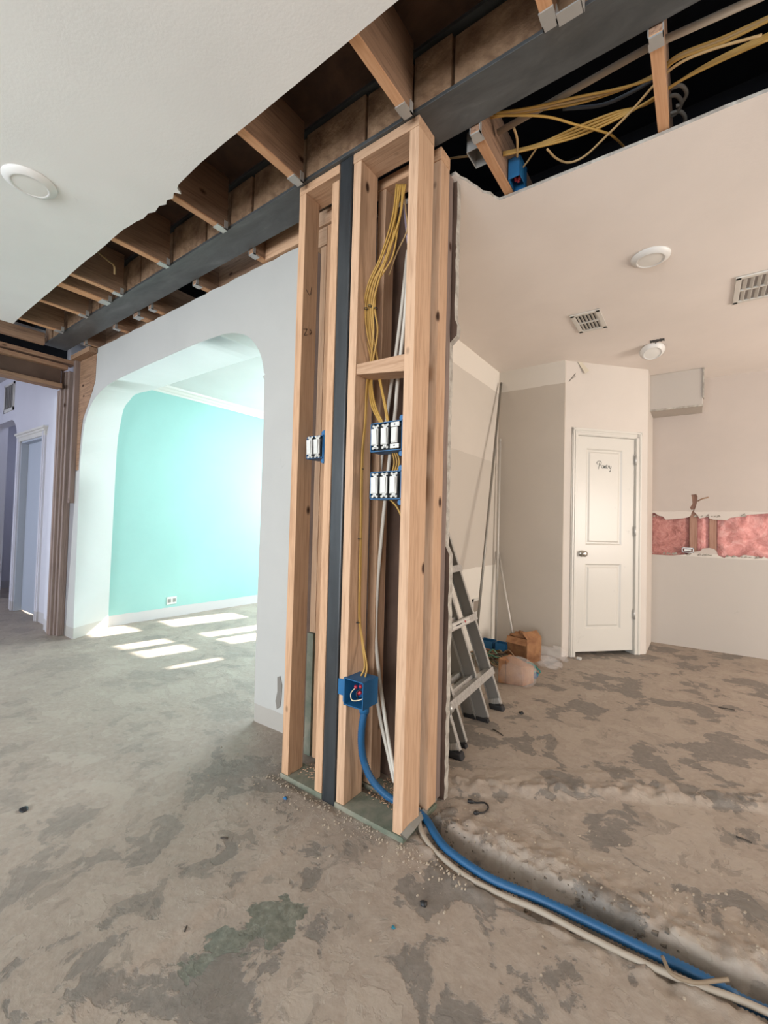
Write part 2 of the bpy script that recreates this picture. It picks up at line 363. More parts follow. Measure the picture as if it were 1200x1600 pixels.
me = bpy.data.meshes.new('floor'); me.vertices.add(nx*ny); me.vertices.foreach_set('co', np.stack([GX, GY, GZ], -1).ravel().astype(np.float32))
me.loops.add(quads.size); me.loops.foreach_set('vertex_index', quads.ravel().astype(np.int32))
me.polygons.add(len(quads)); me.polygons.foreach_set('loop_start', (np.arange(len(quads))*4).astype(np.int32))
me.update(calc_edges=True); me.polygons.foreach_set('use_smooth', np.ones(len(quads), bool)); me.materials.append(floor_m)
fo = bpy.data.objects.new('floor', me); COL.objects.link(fo); fo['kind'] = 'structure'
def fh(x, y): return float(hfun(np.array([[x]]), np.array([[y]]))[0, 0])

# ------------------------------------------------------------------ setting: ceilings
pl = [(-4.56, -4.6, ZC)]+[(4.1, -4.6, ZC), (4.1, 1.03, ZC)]
pl += [tuple(p) for p in ragged((4.1, 1.03, ZC), (-1.95, 1.018, ZC), .17, .0015, (0, 1, 0), R1)]
for x_, y_ in ((-1.98, 1.03), (-2.01, 1.04), (-2.03, 1.07), (-2.05, 1.045), (-2.09, 1.062), (-2.13, 1.052), (-2.16, 1.065), (-2.2, 1.05), (-2.26, 1.06), (-2.30, 1.045), (-2.36, 1.05), (-2.42, 1.04), (-2.5, 1.035)): pl.append((x_, y_, ZC))
pl += [tuple(p) for p in ragged((-2.55, 1.03, ZC), (-4.56, 1.05, ZC), .12, .0025, (0, 1, 0), R1)]+[(-4.57, 1.055, ZC)]
struct('ceiling', MB().prism(pl, (0, 0, .014), 0, 1), [ceil_m, gyps_m])
kp = [(4.1, 5.5, ZC), (-1.7, 5.5, ZC), (-1.7, 1.74, ZC), (-.885, 1.70, ZC), (-.875, 1.74, ZC), (-.862, 1.76, ZC), (-.85, 1.80, ZC), (-.838, 1.83, ZC), (-.828, 1.87, ZC), (-.80, 1.90, ZC), (-.795, 1.93, ZC), (-.78, 1.958, ZC)]
kp += [tuple(p) for p in ragged((-.78, 1.958, ZC), (4.1, 2.10, ZC), .12, .003, (0, 1, 0), R1)]+[(4.1, 2.1, ZC)]
struct('ceiling', MB().prism(kp, (0, 0, .014), 0, 1), [kceil_m, gyps_m])
struct('ceiling', MB().box(-5.2, -1.8, 2.05, 5.7, 2.74, 2.76), paint('study_ceiling_paint', c('d5d3cf')))
struct('ceiling', MB().box(-9, -5.25, -2.2, 3.6, 2.98, 3.0), hall_m)
# underside of the floor above, over the opening
struct('trim_1', MB().box(-5.4, 4.2, -4.7, 1.40, 3.045, 3.07), sub_m)
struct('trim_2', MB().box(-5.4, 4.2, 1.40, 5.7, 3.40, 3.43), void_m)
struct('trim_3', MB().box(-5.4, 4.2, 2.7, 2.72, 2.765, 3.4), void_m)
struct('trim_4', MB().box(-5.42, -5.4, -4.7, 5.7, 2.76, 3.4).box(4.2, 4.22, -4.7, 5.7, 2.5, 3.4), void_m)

# ------------------------------------------------------------------ setting: walls
# thick wall with the rounded arch
YA, YB = 1.675, 2.065
left_edge = [(-4.607, 2.752), (-4.60, 2.60), (-4.589, 2.447), (-4.63, 2.37), (-4.70, 2.285), (-4.76, 2.22), (-4.834, 2.114), (-4.862, 1.98), (-4.885, 1.8), (-4.898, 1.62), (-4.955, 1.61), (-4.96, 1.3), (-5.0, .6), (-5.04, -.02)]
af = [(-4.845, -.02), (-4.85, .8), (-4.86, 1.587), (-4.84, 1.85), (-4.785, 2.077), (-4.68, 2.215), (-4.55, 2.295), (-4.38, 2.345), (-4.168, 2.374), (-3.6, 2.40), (-2.95, 2.415), (-2.633, 2.412), (-2.50, 2.40), (-2.386, 2.37), (-2.30, 2.33), (-2.24, 2.28), (-2.19, 2.22), (-2.155, 2.15), (-2.135, 2.07), (-2.125, 1.95), (-2.122, 1.2), (-2.125, -.02)]
ab = [(-5.06, -.02), (-5.05, .8), (-5.035, 1.6), (-5.015, 1.98), (-4.96, 2.18), (-4.90, 2.32), (-4.78, 2.385), (-4.646, 2.43), (-4.30, 2.42), (-3.6, 2.42), (-2.95, 2.42), (-2.633, 2.412), (-2.50, 2.40), (-2.386, 2.37), (-2.30, 2.33), (-2.24, 2.28), (-2.19, 2.22), (-2.155, 2.15), (-2.135, 2.07), (-2.125, 1.95), (-2.122, 1.2), (-2.125, -.02)]
def dens(P, k=4):
    cc_ = curve([(a, 0, b) for a, b in P], k); return [(q.x, q.z) for q in cc_]
AF, AB = dens(af), dens(ab)
rt_edge = [(-1.84, -.02)]+[(-1.845+R1.uniform(-.006, .004), z_*.09) for z_ in range(1, 30)]+[(-1.84, 2.745)]
top_edge = [(x_, 2.75+R1.uniform(-.006, .004)) for x_ in np.linspace(-1.95, -4.5, 40)]
bot = [(p_[0], p_[1]) for p_ in left_edge[1:]]
contour = rt_edge+top_edge+left_edge
bm = bmesh.new()
fv = [bm.verts.new((x_, YA, z_)) for x_, z_ in contour]; av = [bm.verts.new((x_, YA, z_)) for x_, z_ in AF]
bm.faces.new(fv+av)
contour_b = [(x_ if x_ > -4.55 else -5.14, z_) for x_, z_ in contour]
fb = [bm.verts.new((x_, YB, z_)) for x_, z_ in contour_b]; avb = [bm.verts.new((x_, YB, z_)) for x_, z_ in AB]
bm.faces.new((fb+avb)[::-1])
nC = len(fv)
for i in range(nC-1): bm.faces.new((fv[i], fb[i], fb[i+1], fv[i+1]))
for i in range(len(av)-1):
    f_ = bm.faces.new((av[i], avb[i], avb[i+1], av[i+1])); f_.smooth = True
bm.edges.ensure_lookup_table()
ed = [e for e in (bm.edges.get((av[i], av[i+1])) for i in range(len(av)-1)) if e]
bmesh.ops.bevel(bm, geom=ed, offset=.014, segments=4, affect='EDGES', profile=.5)
bmesh.ops.recalc_face_normals(bm, faces=bm.faces)
me = bpy.data.meshes.new('wall_front'); bm.to_mesh(me); bm.free(); me.materials.append(arch_m)
ow = bpy.data.objects.new('wall_front', me); COL.objects.link(ow); ow['kind'] = 'structure'
tp = [py(a, b, YA-.001) for a, b in ((434, 1058), (438, 1056), (441, 1070), (440, 1090), (438, 1104), (433, 1108), (431, 1095), (434, 1080))]
tag(MB().prism(tp, (0, -.003, 0)).build('torn_patch', mat('exposed_grey_core', c('7a746c'), .9)), 'small torn grey patch on the arch wall edge beside the stud foot', 'patch')
# study beyond the arch
struct('wall_left', MB().box(-5.25, -5.13, 2.06, 5.7, -.02, 2.75), aqua_m, keep_origin=True)
struct('wall_right', MB().box(-1.95, -1.84, 2.07, 5.7, -.02, 2.75), paint('study_side_paint', c('9dcbc7')), keep_origin=True)
# crown moulding (profile swept along Y)
cm = [(-5.13, 2.655), (-5.122, 2.655), (-5.115, 2.675), (-5.10, 2.685), (-5.085, 2.705), (-5.065, 2.718), (-5.06, 2.74), (-5.13, 2.74)]
struct('trim_5', MB().prism([(a, 2.07, b) for a, b in cm], (0, 3.6, 0)), door_m)
# far study wall with its windows: rectangular openings made of wall strips
wx = [(-4.35, -3.92), (-3.52, -3.28), (-3.2, -2.9), (-2.6, -2.48)]; zr = [(1.2, 1.72), (1.83, 2.12)]
mb = MB().box(-5.2, wx[0][0], 5.6, 5.7, -.02, 2.75)
for i, (a, b) in enumerate(wx):
    nxt = wx[i+1][0] if i+1 < len(wx) else -1.8
    mb.box(b, nxt, 5.6, 5.7, -.02, 2.75)
    mb.box(a, b, 5.6, 5.7, -.02, zr[0][0]); mb.box(a, b, 5.6, 5.7, zr[0][1], zr[1][0]); mb.box(a, b, 5.6, 5.7, zr[1][1], 2.75)
struct('wall_back', mb, paint('study_far_paint', c('9dcbc7')), keep_origin=True)
for i, (a, b) in enumerate(wx):
    fr = MB()
    for z0, z1 in zr: fr.box(a, a+.012, 5.59, 5.66, z0, z1).box(b-.012, b, 5.59, 5.66, z0, z1).box(a, b, 5.59, 5.66, z0, z0+.012).box(a, b, 5.59, 5.66, z1-.012, z1)
    o = struct('window_%d' % (i+1), fr, door_m)
# kitchen walls
sheet = [(-1.838, 1.725, -.02), (-.886, 1.725, -.02)]
zz = -.02
while zz < 2.72: zz += R1.uniform(.015, .05); sheet.append((-.886+R1.uniform(-.0022, .0022)-(.022 if 1.05 < zz < 2.02 else 0)+(.012 if 2.02 < zz < 2.09 else 0), 1.725, min(zz, 2.76)))
sheet += [(-1.838, 1.725, 2.76)]
o = struct('wall_column', MB().prism(sheet, (0, .034, 0), 0, 1), [paper_m, gyps_m])
struct('wall_column', MB().box(-1.70, -.912, 1.759, 1.763, -.02, 2.74), kleft_m, keep_origin=True)
kl = MB().box(-1.74, -1.64, 1.76, 4.25, -.02, 2.75)
struct('wall_kitchen_left', kl, kleft_m, keep_origin=True)
struct('wall_kitchen_back', MB().box(-1.70, -1.006, 4.2, 4.3, -.02, 2.75), kback_m, keep_origin=True)
# pantry corner: diagonal wall with door opening
PA = Vector((-1.012, 4.212, 0)); PB = Vector((-.399, 4.873, 0)); D = (PB-PA); LP = D.length; D.normalize(); N = Vector((-D.y, D.x, 0))   # N points into the pantry
def pp(s_, z_, d_=0.): return PA+D*s_+N*d_+Vector((0, 0, z_))
def ps(x, y):   # photo pixel on the pantry wall plane -> (along, height)
    r = ray(x, y); nn = Vector((-D.y, D.x, 0)); t = nn.dot(PA)/nn.dot(r); q = Vector((r.x*t, r.y*t, CH+r.z*t)); return ((q-PA).dot(D), q.z)
DS0, DS1, DZ = .128, .728, 2.05
DS0 = ps(901, 850)[0]; DS1 = ps(991.5, 850)[0]
mb = MB()
mb.obox(pp(0, -.02), D*(DS0-.012), N*.11, (0, 0, 2.77)); mb.obox(pp(DS1+.012, -.02), D*(LP-DS1-.012), N*.11, (0, 0, 2.77)); mb.obox(pp(DS0-.012, DZ+.012), D*(DS1-DS0+.024), N*.11, (0, 0, 2.75-DZ-.012))
struct('wall_pantry', mb, pantry_m)
struct('wall_pantry_side', MB().box(-.52, -.399, 4.90, 5.5, -.02, 2.75), pantry_m)
struct('wall_pantry_inner', MB().box(-1.12, -1.02, 4.32, 5.5, -.02, 2.75).box(-1.1, -.4, 5.5, 5.6, -.02, 2.75), pantry_m)
# corner beads
struct('trim_6', MB().tube([pp(.006, 0, .006), pp(.006, 2.73, .006)], .009, 12), pantry_m)
# kitchen right wall with the torn band
YK = 5.44
top_r = [py(x_, y_, YK) for x_, y_ in ((1012, 806), (1022, 801), (1030, 806), (1036, 807), (1040, 812), (1055, 811), (1066, 810), (1076, 808), (1079, 806), (1081, 800), (1084, 796), (1080, 797), (1078, 793), (1082, 787), (1081, 777), (1080, 773), (1088, 772), (1090, 776), (1089, 785), (1087, 793), (1084, 799), (1089, 804), (1093, 810), (1104, 808), (1106, 803), (1108, 806), (1108, 810), (1115, 812), (1136, 813), (1141, 809), (1158, 807), (1172, 804), (1190, 803), (1203, 802), (1215, 800), (1240, 806), (1270, 801), (1300, 807))]
bot_r = [py(x_, y_, YK) for x_, y_ in ((1300, 880), (1270, 886), (1240, 878), (1215, 880), (1200, 873), (1194, 870), (1188, 872), (1178, 869), (1170, 868), (1162, 867), (1155, 871), (1149, 869), (1143, 870), (1136, 868), (1132, 872), (1127, 870), (1122, 868), (1120, 862), (1116, 858), (1108, 856), (1098, 857), (1094, 861), (1084, 862), (1078, 866), (1066, 867), (1050, 868), (1030, 867), (1013, 866))]
upper = [(-.41, YK, 2.75)]+top_r+[(1.2, YK, 1.31), (4.1, YK, 1.31), (4.1, YK, 2.75)]
lower = [(-.41, YK, -.02), (4.1, YK, -.02), (4.1, YK, .93), (1.2, YK, .93)]+bot_r
struct('wall_kitchen_right', MB().prism(upper, (0, .016, 0), 0, 1), [kright_m, gyps_m], keep_origin=True)
struct('wall_kitchen_right', MB().prism(lower, (0, .016, 0), 0, 1), [kright_m, gyps_m], keep_origin=True)
struct('wall_kitchen_sheathing', MB().box(-.6, 4.1, 5.56, 5.6, -.02, 2.75), old_x)
struct('wall_kitchen_far', MB().box(4.1, 4.2, 1.0, 5.6, -.02, 2.75), pantry_m)
# soffit
struct('trim_7', MB().box(-.405, .03, 5.07, YK, 2.385, 2.74), kright_m, bevel=.006)
struct('trim_8', MB().box(-.405, .034, 5.066, 5.09, 2.372, 2.39).box(.028, .04, 5.06, 5.12, 2.45, 2.735), gyps_m)
# hall and the wall with the framed opening at the left
struct('wall_hall_left', MB().box(-9.1, -9, -2.2, 3.6, -.02, 3.0), hall_m, keep_origin=True)
YH = 1.70
hx0, hx1, hz = -6.78, -5.98, 2.07
mb = MB().box(hx1, -5.30, YH, YH+.13, -.02, 2.98).box(hx0, hx1, YH, YH+.13, hz, 2.98).box(-6.97, hx0, YH, YH+.13, -.02, 2.98)
# arch in the hall wall
ar = [(-6.97, 2.98), (-6.97, -.02), (-6.975, -.02)]+[(-6.975, 1.9)]+[(-7.25+.275*math.cos(a), 2.13+.27*math.sin(a)) for a in np.linspace(0, math.pi/2, 10)]+[(-7.9, 2.40), (-7.9, -.02), (-9, -.02), (-9, 2.98)]
mb.prism([(a, YH, b) for a, b in ar], (0, .13, 0))
struct('wall_hall', mb, hall_m, keep_origin=True)
struct('wall_hall_back', MB().box(-9, -7.0, 3.4, 3.5, -.02, 2.98).box(-7.0, -6.95, 1.83, 3.5, -.02, 2.98), hall_m, keep_origin=True)
struct('wall_hall_stub', MB().box(-5.46, -5.30, 1.62, 1.70, -.02, 2.4).box(-5.34, -5.30, 1.60, 1.70, -.02, 1.72), hall_m, keep_origin=True)
struct('wall_hall_front', MB().box(-9, -8.4, -2.2, -2.1, -.02, 2.98).box(-6.3, -5.2, -2.2, -2.1, -.02, 2.98).box(-8.4, -6.3, -2.2, -2.1, 2.4, 2.98).box(-8.4, -6.3, -2.2, -2.1, -.02, .4), hall_m)
# living room shell behind the camera
struct('wall_living_left', MB().box(-5.2, -5.08, -4.6, -.4, -.02, 2.75), arch_m, keep_origin=True)
mb = MB()
for a, b in ((-5.2, -4.8), (-2.4, -1.7), (2.1, 4.1)): mb.box(a, b, -4.6, -4.5, -.02, 2.75)
for a, b in ((-4.8, -2.4), (-1.7, 2.1)): mb.box(a, b, -4.6, -4.5, 2.5, 2.75).box(a, b, -4.6, -4.5, -.02, .3)
struct('wall_rear', mb, arch_m, keep_origin=True)
struct('wall_living_right', MB().box(4.1, 4.2, -4.6, 1.0, -.02, 2.75), arch_m, keep_origin=True)

# ------------------------------------------------------------------ ceiling framing: steel beam
be = thing('steel_beam', 'long dark steel beam across the open ceiling above the stud column', 'beam', (-.5, 1.48, 2.785))
MB().box(-5.02, 4.15, 1.39, 1.57, 2.785, 2.80).build('bottom_flange', steel_m, be, bevel=.001)
MB().box(-5.02, 4.15, 1.472, 1.488, 2.80, 3.03).build('web', steel_m, be)
MB().box(-5.02, 4.15, 1.39, 1.57, 3.03, 3.045).build('top_flange', steel_m, be)
nearX = [(-.385, .038), (-.92, .038), (-1.52, .038), (-2.11, .038), (-2.715, .038), (-3.345, .038), (-3.555, .072), (-3.945, .038), (-4.46, .038), (.24, .038), (.85, .038)]
names = {0: 'topmost joist end at the upper edge of the photo, near side of the steel beam', 1: 'large joist end just above the tall right column frame', 2: 'joist meeting the beam just above the left column frame',
 3: 'joist left of the column, second beyond the left frame on near side', 4: 'joist in mid run on near side, right of the loose tan cable', 5: 'joist just right of the doubled joist, near side of beam', 6: 'doubled joist on the near side of the beam', 7: 'joist just left of the doubled joist, near side of beam', 8: 'leftmost near-side joist at the far end of the beam', 9: 'near-side joist beyond the upper right corner', 10: 'near-side joist farthest right, past the frame'}
for i, (x_, w_) in enumerate(nearX):
    if i > 9: continue
    t = thing('ceiling_joist', names[i], 'joist', (x_, 1.0, 2.75), 'ceiling joists on the near side of the beam')
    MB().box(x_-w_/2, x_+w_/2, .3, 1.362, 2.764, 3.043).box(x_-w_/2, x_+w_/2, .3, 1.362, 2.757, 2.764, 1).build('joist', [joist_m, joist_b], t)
    k = MB().box(x_-w_/2-.003, x_+w_/2+.003, 1.305, 1.366, 2.752, 2.758)
    k.box(x_-w_/2-.003, x_-w_/2, 1.345, 1.366, 2.752, 2.80).box(x_+w_/2, x_+w_/2+.003, 1.345, 1.366, 2.752, 2.80)
    k.build('joist_hanger', galv_m, t)
xs_ = sorted([a for a, _ in nearX]+[1.5]); xs_ = [-5.0]+xs_
ORD = ['first', 'second', 'third', 'fourth', 'fifth', 'sixth', 'seventh', 'eighth', 'ninth', 'tenth', 'eleventh', 'twelfth']
for i in range(len(xs_)-1):   # wood packing between the joists, fixed in the beam web
    a, b = xs_[i]+.03, xs_[i+1]-.03
    if b-a < .1: continue
    mid = a+(b-a)*(.62 if i % 2 else .3)
    t = tag(lum('packing_board', a-.025, mid-.003, 1.392, 1.468, 2.802, 3.01+R1.uniform(-.01, .005), osb_m, bv=.004), 'brown board in beam web, left one in the %s bay from the far left end' % ORD[i], 'board', 'packing boards in the beam web')
    t = tag(lum('packing_board', mid+.003, b+.025, 1.395+R1.uniform(0, .01), 1.468, 2.802, 3.01+R1.uniform(-.01, .005), osb_m, bv=.004), 'brown board in beam web, right one in the %s bay from the far left end' % ORD[i], 'board', 'packing boards in the beam web')
farX = [(-.736, .038), (-.118, .038), (.5, .038), (-2.16, .038), (-2.765, .038), (-3.375, .038), (-3.60, .072), (-3.98, .038), (-4.59, .038)]
fn = ['far-side joist behind the column top, beside the blue box', 'far-side joist standing alone in the dark opening, cables behind it', 'far-side joist beyond the right edge of the dark opening', 'far-side joist nearest the column above the arch wall', 'far-side joist second from the column above the arch wall', 'far-side joist just right of the doubled far-side joist', 'doubled far-side joist above the arch wall', 'far-side joist just left of the doubled far-side joist', 'far-side joist at the left end of the arch wall']
for i, (x_, w_) in enumerate(farX):
    y1 = 2.6
    t = thing('ceiling_joist', fn[i], 'joist', (x_, 1.8, 2.75), 'ceiling joists on the far side of the beam')
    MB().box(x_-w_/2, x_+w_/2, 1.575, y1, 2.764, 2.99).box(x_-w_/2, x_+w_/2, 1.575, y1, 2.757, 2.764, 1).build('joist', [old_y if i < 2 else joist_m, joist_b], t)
    k = MB().box(x_-w_/2-.003, x_+w_/2+.003, 1.572, 1.62, 2.752, 2.758)
    k.box(x_-w_/2-.003, x_-w_/2, 1.572, 1.59, 2.752, 2.80).box(x_+w_/2, x_+w_/2+.003, 1.572, 1.59, 2.752, 2.80)
    k.build('joist_hanger', galv_m, t)
fx = [(-2.745, -2.18, old_x), (-2.14, -1.6, wood_x), (-4.57, -4.0, old_x), (-3.56, -3.395, old_x), (-3.96, -3.64, old_x)]
for i, (a, b, m_) in enumerate(fx):
    y_ = 1.74 if i != 1 else 1.66
    tag(lum('blocking', a, b, y_, y_+.04, 2.757, 2.98, m_), ['brown blocking above the arch wall, left of the pale block', 'pale wood blocking above arch wall beside left column frame', 'brown blocking at the left end above the arch wall', 'short brown blocking right of the doubled far joist', 'brown blocking left of the doubled far joist'][i], 'blocking', 'blocking above the arch wall')
# bracket near the top right
tag(MB().box(-.362, -.29, 1.335, 1.375, 2.752, 2.757).box(-.292, -.288, 1.335, 1.375, 2.752, 2.84).build('metal_bracket', galv_m), 'galvanised bracket on the beam at the top edge of the photo', 'bracket')
# loose cable in the near bays
tag(MB().tube(curve([pz(152, 393, 2.9), pz(170, 408, 2.85), pz(178, 415, 2.82), pz(179, 428, 2.79)], 6), .006, 6).build('cable', tan_m), 'short loose tan cable hanging in a joist bay at left', 'cable')
for i, x_ in enumerate((-2.05, -2.6)):
    tag(lum('bridging_board', x_-.25, x_-.08, 1.15, 1.18, 2.96, 3.0, old_x), ['small wood scrap nailed high in joist bay, near torn ceiling edge', 'small wood scrap nailed high in joist bay, near loose cable'][i], 'board')

# left opening framing
t = thing('door_header', 'old wood header over the wide opening to the hall at left', 'header', (-5.1, .8, 2.42))
lum('bottom_plate', -5.17, -5.05, -.4, 1.56, 2.425, 2.465, old_y, t)
lum('header_board', -5.16, -5.10, -.4, 1.56, 2.465, 2.615, paper_m, t)
lum('top_plate', -5.17, -5.045, -.4, 1.60, 2.615, 2.655, old_y, t); lum('top_plate', -5.17, -5.04, -.4, 1.66, 2.675, 2.712, old_y, t)
t = thing('corner_post', 'stack of old studs framing the hall opening corner', 'post', (-5.15, 1.62, 0))
lum('stud', -5.225, -5.185, 1.575, 1.66, 0, 2.425, old_z, t); lum('stud', -5.182, -5.142, 1.58, 1.67, 0, 2.61, old_z, t); lum('stud', -5.139, -5.10, 1.60, 1.67, 0, 2.61, old_z, t); lum('stud', -5.097, -5.057, 1.615, 1.67, 0, 2.61, old_z, t)
t = thing('wall_stud', 'old studs exposed behind the torn left end of arch wall', 'stud', (-4.8, 1.7, 1.6))
lum('stud', -5.0, -4.955, 1.63, 1.672, 1.3, 2.70, old_z, t); MB().prism([(-4.955, 1.678, 1.62), (-4.89, 1.678, 1.62), (-4.875, 1.678, 1.98), (-4.84, 1.678, 2.11), (-4.70, 1.678, 2.28), (-4.585, 1.678, 2.45), (-4.58, 1.678, 2.70), (-4.955, 1.678, 2.70)], (0, -.006, 0)).build('sheathing', old_x, t); lum('top_plate', -5.0, -4.56, 1.60, 1.672, 2.70, 2.745, old_x, t)
tag(lum('ledger_board', -4.93, -4.885, .0, 1.36, 2.745, 2.85, old_y), 'tan board running towards the camera above the hall header', 'board')
lw = [(-5.3, -5.05), ]
struct('wall_hall_end', MB().box(-5.30, -5.06, 1.672, 2.06, -.02, 2.74), hall_m, keep_origin=True)

# hall door
t = thing('hall_door', 'grey-white closed door with casing in the hall at far left', 'door', (-6.38, 1.76, 0))
MB().box(hx0+.02, hx1-.02, YH+.07, YH+.105, .01, hz-.02).build('door_leaf', hdoor_m, t)
cs = MB()
for a, b in ((hx0-.075, hx0), (hx1, hx1+.075)): cs.box(a, b, YH-.018, YH, 0, hz+.07).box(a+.01, b-.03, YH-.024, YH-.018, 0, hz+.07)
cs.build('side_casing', hall_m, t)
cs = MB().box(hx0-.085, hx1+.085, YH-.02, YH, hz, hz+.05).box(hx0-.095, hx1+.095, YH-.03, YH, hz+.05, hz+.075).box(hx0-.11, hx1+.11, YH-.045, YH, hz+.075, hz+.10)
cs.build('head_casing', door_m, t)
MB().box(hx0, hx0+.02, YH, YH+.13, 0, hz).box(hx1-.02, hx1, YH, YH+.13, 0, hz).box(hx0, hx1, YH, YH+.13, hz-.02, hz).build('jamb', hdoor_m, t)
t = thing('return_grille', 'pale slatted return air grille high on the hall wall', 'vent', (-7.35, 1.695, 2.55))
MB().box(-7.56, -7.14, 1.688, 1.70, 2.52, 2.56).box(-7.56, -7.14, 1.688, 1.70, 2.86, 2.89).box(-7.56, -7.53, 1.688, 1.70, 2.52, 2.89).box(-7.17, -7.14, 1.688, 1.70, 2.52, 2.89).build('frame', door_m, t)
for k in range(5): lum('slat', -7.50+.075*k, -7.47+.075*k, 1.682, 1.698, 2.56, 2.86, alu_dark, t, 0)

# outlet on the turquoise wall
o0 = px(268, 938, -5.13)
t = thing('wall_outlet', 'white double outlet low on the turquoise wall', 'outlet', (-5.13, o0[1], o0[2]))
lum('cover_plate', -5.13, -5.122, o0[1]-.06, o0[1]+.06, o0[2]-.045, o0[2]+.045, white_pl, t)
for d_ in (-.03, .03): MB().box(-5.122, -5.119, o0[1]+d_-.018, o0[1]+d_+.018, o0[2]-.022, o0[2]+.022).build('socket', alu_dark, t)

# ------------------------------------------------------------------ the framed column
Y0, Y1, Y2, Y3 = 1.405, 1.525, 1.585, 1.66
ZT = 2.742
LG = 'stud frames of the column'
t = thing('stud_frame', 'narrow pine stud frame left of the black steel post', 'stud frame', (-1.44, 1.46, -.014), LG)
lum('top_plate', -1.566, -1.31, Y0, Y1, ZT, ZT+.042, wood_x, t)
lum('bottom_plate', -1.57, -1.305, Y0-.004, Y1, -.03, .008, treated_m, t)
lum('stud', -1.565, -1.522, Y0, Y0+.092, .008, ZT, wood_z, t)
lum('stud', -1.352, -1.31, Y0, Y0+.085, .0, ZT-.03, wood_z, t)
lum('stud', -1.550, -1.512, Y2, Y3, .01, 2.70, wood_z, t); lum('stud', -1.593, -1.555, Y2+.002, Y3, .62, 2.60, wood_z, t)
lum('back_top_plate', -1.66, -1.31, Y2-.01, Y3, 2.705, ZT+.04, wood_x, t)
lum('cripple_block', -1.64, -1.553, Y2, Y3, 2.605, 2.70, wood_x, t)
lum('green_board', -1.617, -1.574, Y2+.01, Y3, .0, .61, treated_m, t)
mk = MB()
for a_, b_ in (((478, 452), (484, 462)), ((487, 449), (485, 461)), ((474, 514), (480, 514)), ((480, 514), (475, 524)), ((475, 524), (481, 523)), ((484, 514), (487, 519)), ((487, 519), (484, 523)), ((484, 523), (484, 514))):
    A = px(a_[0], a_[1], -1.5215); B = px(b_[0], b_[1], -1.5215); mk.tube([A, B], .0012, 4)
mk.build('pencil_mark', blk_m, t)
t = thing('stud_frame', 'wider pine stud frame right of the black post, holding the switches', 'stud frame', (-1.06, 1.5, -.014), LG)
lum('top_plate', -1.228, -.893, Y0-.002, Y1, ZT, ZT+.042, wood_x, t)
lum('bottom_plate', -1.23, -.885, Y0-.006, Y1+.005, -.03, .006, treated_m, t)
lum('stud', -1.226, -1.184, Y0, Y1, .006, ZT, wood_z, t)
lum('stud', -.938, -.894, Y0, Y1, .006, ZT, wood_z, t)
lum('stud', -.940, -.892, Y2, Y3, .01, ZT-.01, wood_z, t)
lum('stud', -1.225, -1.182, Y2, Y3, .01, ZT-.01, wood_z, t)
lum('back_top_plate', -1.262, -.89, Y2-.005, Y3, ZT-.01, ZT+.042, wood_x, t)
lum('back_bottom_plate', -1.262, -.885, Y2-.005, Y3, -.03, .006, treated_m, t)
bl = [(-1.184, 1.808, 1.854), (-.938, 1.785, 1.848)]
MB().prism([(-1.184, Y0+.004, 1.808), (-.938, Y0+.004, 1.778), (-.938, Y0+.004, 1.846), (-1.184, Y0+.004, 1.852)], (0, .09, 0)).build('blocking', wood_x, t, bevel=.002)
lum('metal_strip', -.93, -.905, 1.664, 1.722, .0, 2.74, old_z, t, 0)
# nails dots on studs
nd = MB()
for zz in np.linspace(.12, 2.65, 15):
    for q in (1.60, 1.64): nd.box(-.8925, -.8905, q+R1.uniform(-.01, .01)-.002, q+.003, zz+R1.uniform(-.06, .06), zz+R1.uniform(-.06, .06)+.001)
for zz in np.linspace(.1, 2.6, 9): nd.box(-.8945, -.8925, 1.44+R1.uniform(0, .06), 1.444+R1.uniform(0, .06), zz, zz+.003)
# sill gasket (torn foam strip at the foot)
gs = [pz(627, 1312), pz(640, 1299), pz(652, 1283), pz(662, 1270), pz(670, 1258), pz(676, 1250)]
mb = MB(); wd = Vector((.012, .02, 0))
pp_ = [Vector(p) for p in gs]
vs = []
for i, p in enumerate(pp_):
    r_ = .012*math.sin(i*1.3); vs += [p+Vector((.018, .008, .006+r_*.4)), p+Vector((-.002, -.002, .022+r_*.5)), p+Vector((-.004, -.003, .018+r_*.5)), p+Vector((.016, .006, .0+r_*.4))]
fs = []
for i in range(len(pp_)-1):
    for k in range(4): fs.append((4*i+k, 4*i+(k+1) % 4, 4*i+4+(k+1) % 4, 4*i+4+k))
mb.add(vs, fs); tag(mb.build('sill_gasket', mat('grey_foam', c('7d7b74'), .8)), 'torn grey foam strip curling at the column foot', 'foam strip')
# steel post
t = thing('steel_post', 'tall black square steel post between the two stud frames', 'post', (-1.268, 1.46, -.02))
MB().box(-1.304, -1.232, 1.40, 1.50, -.02, 2.783).build('post_shaft', post_m, t, bevel=.007)

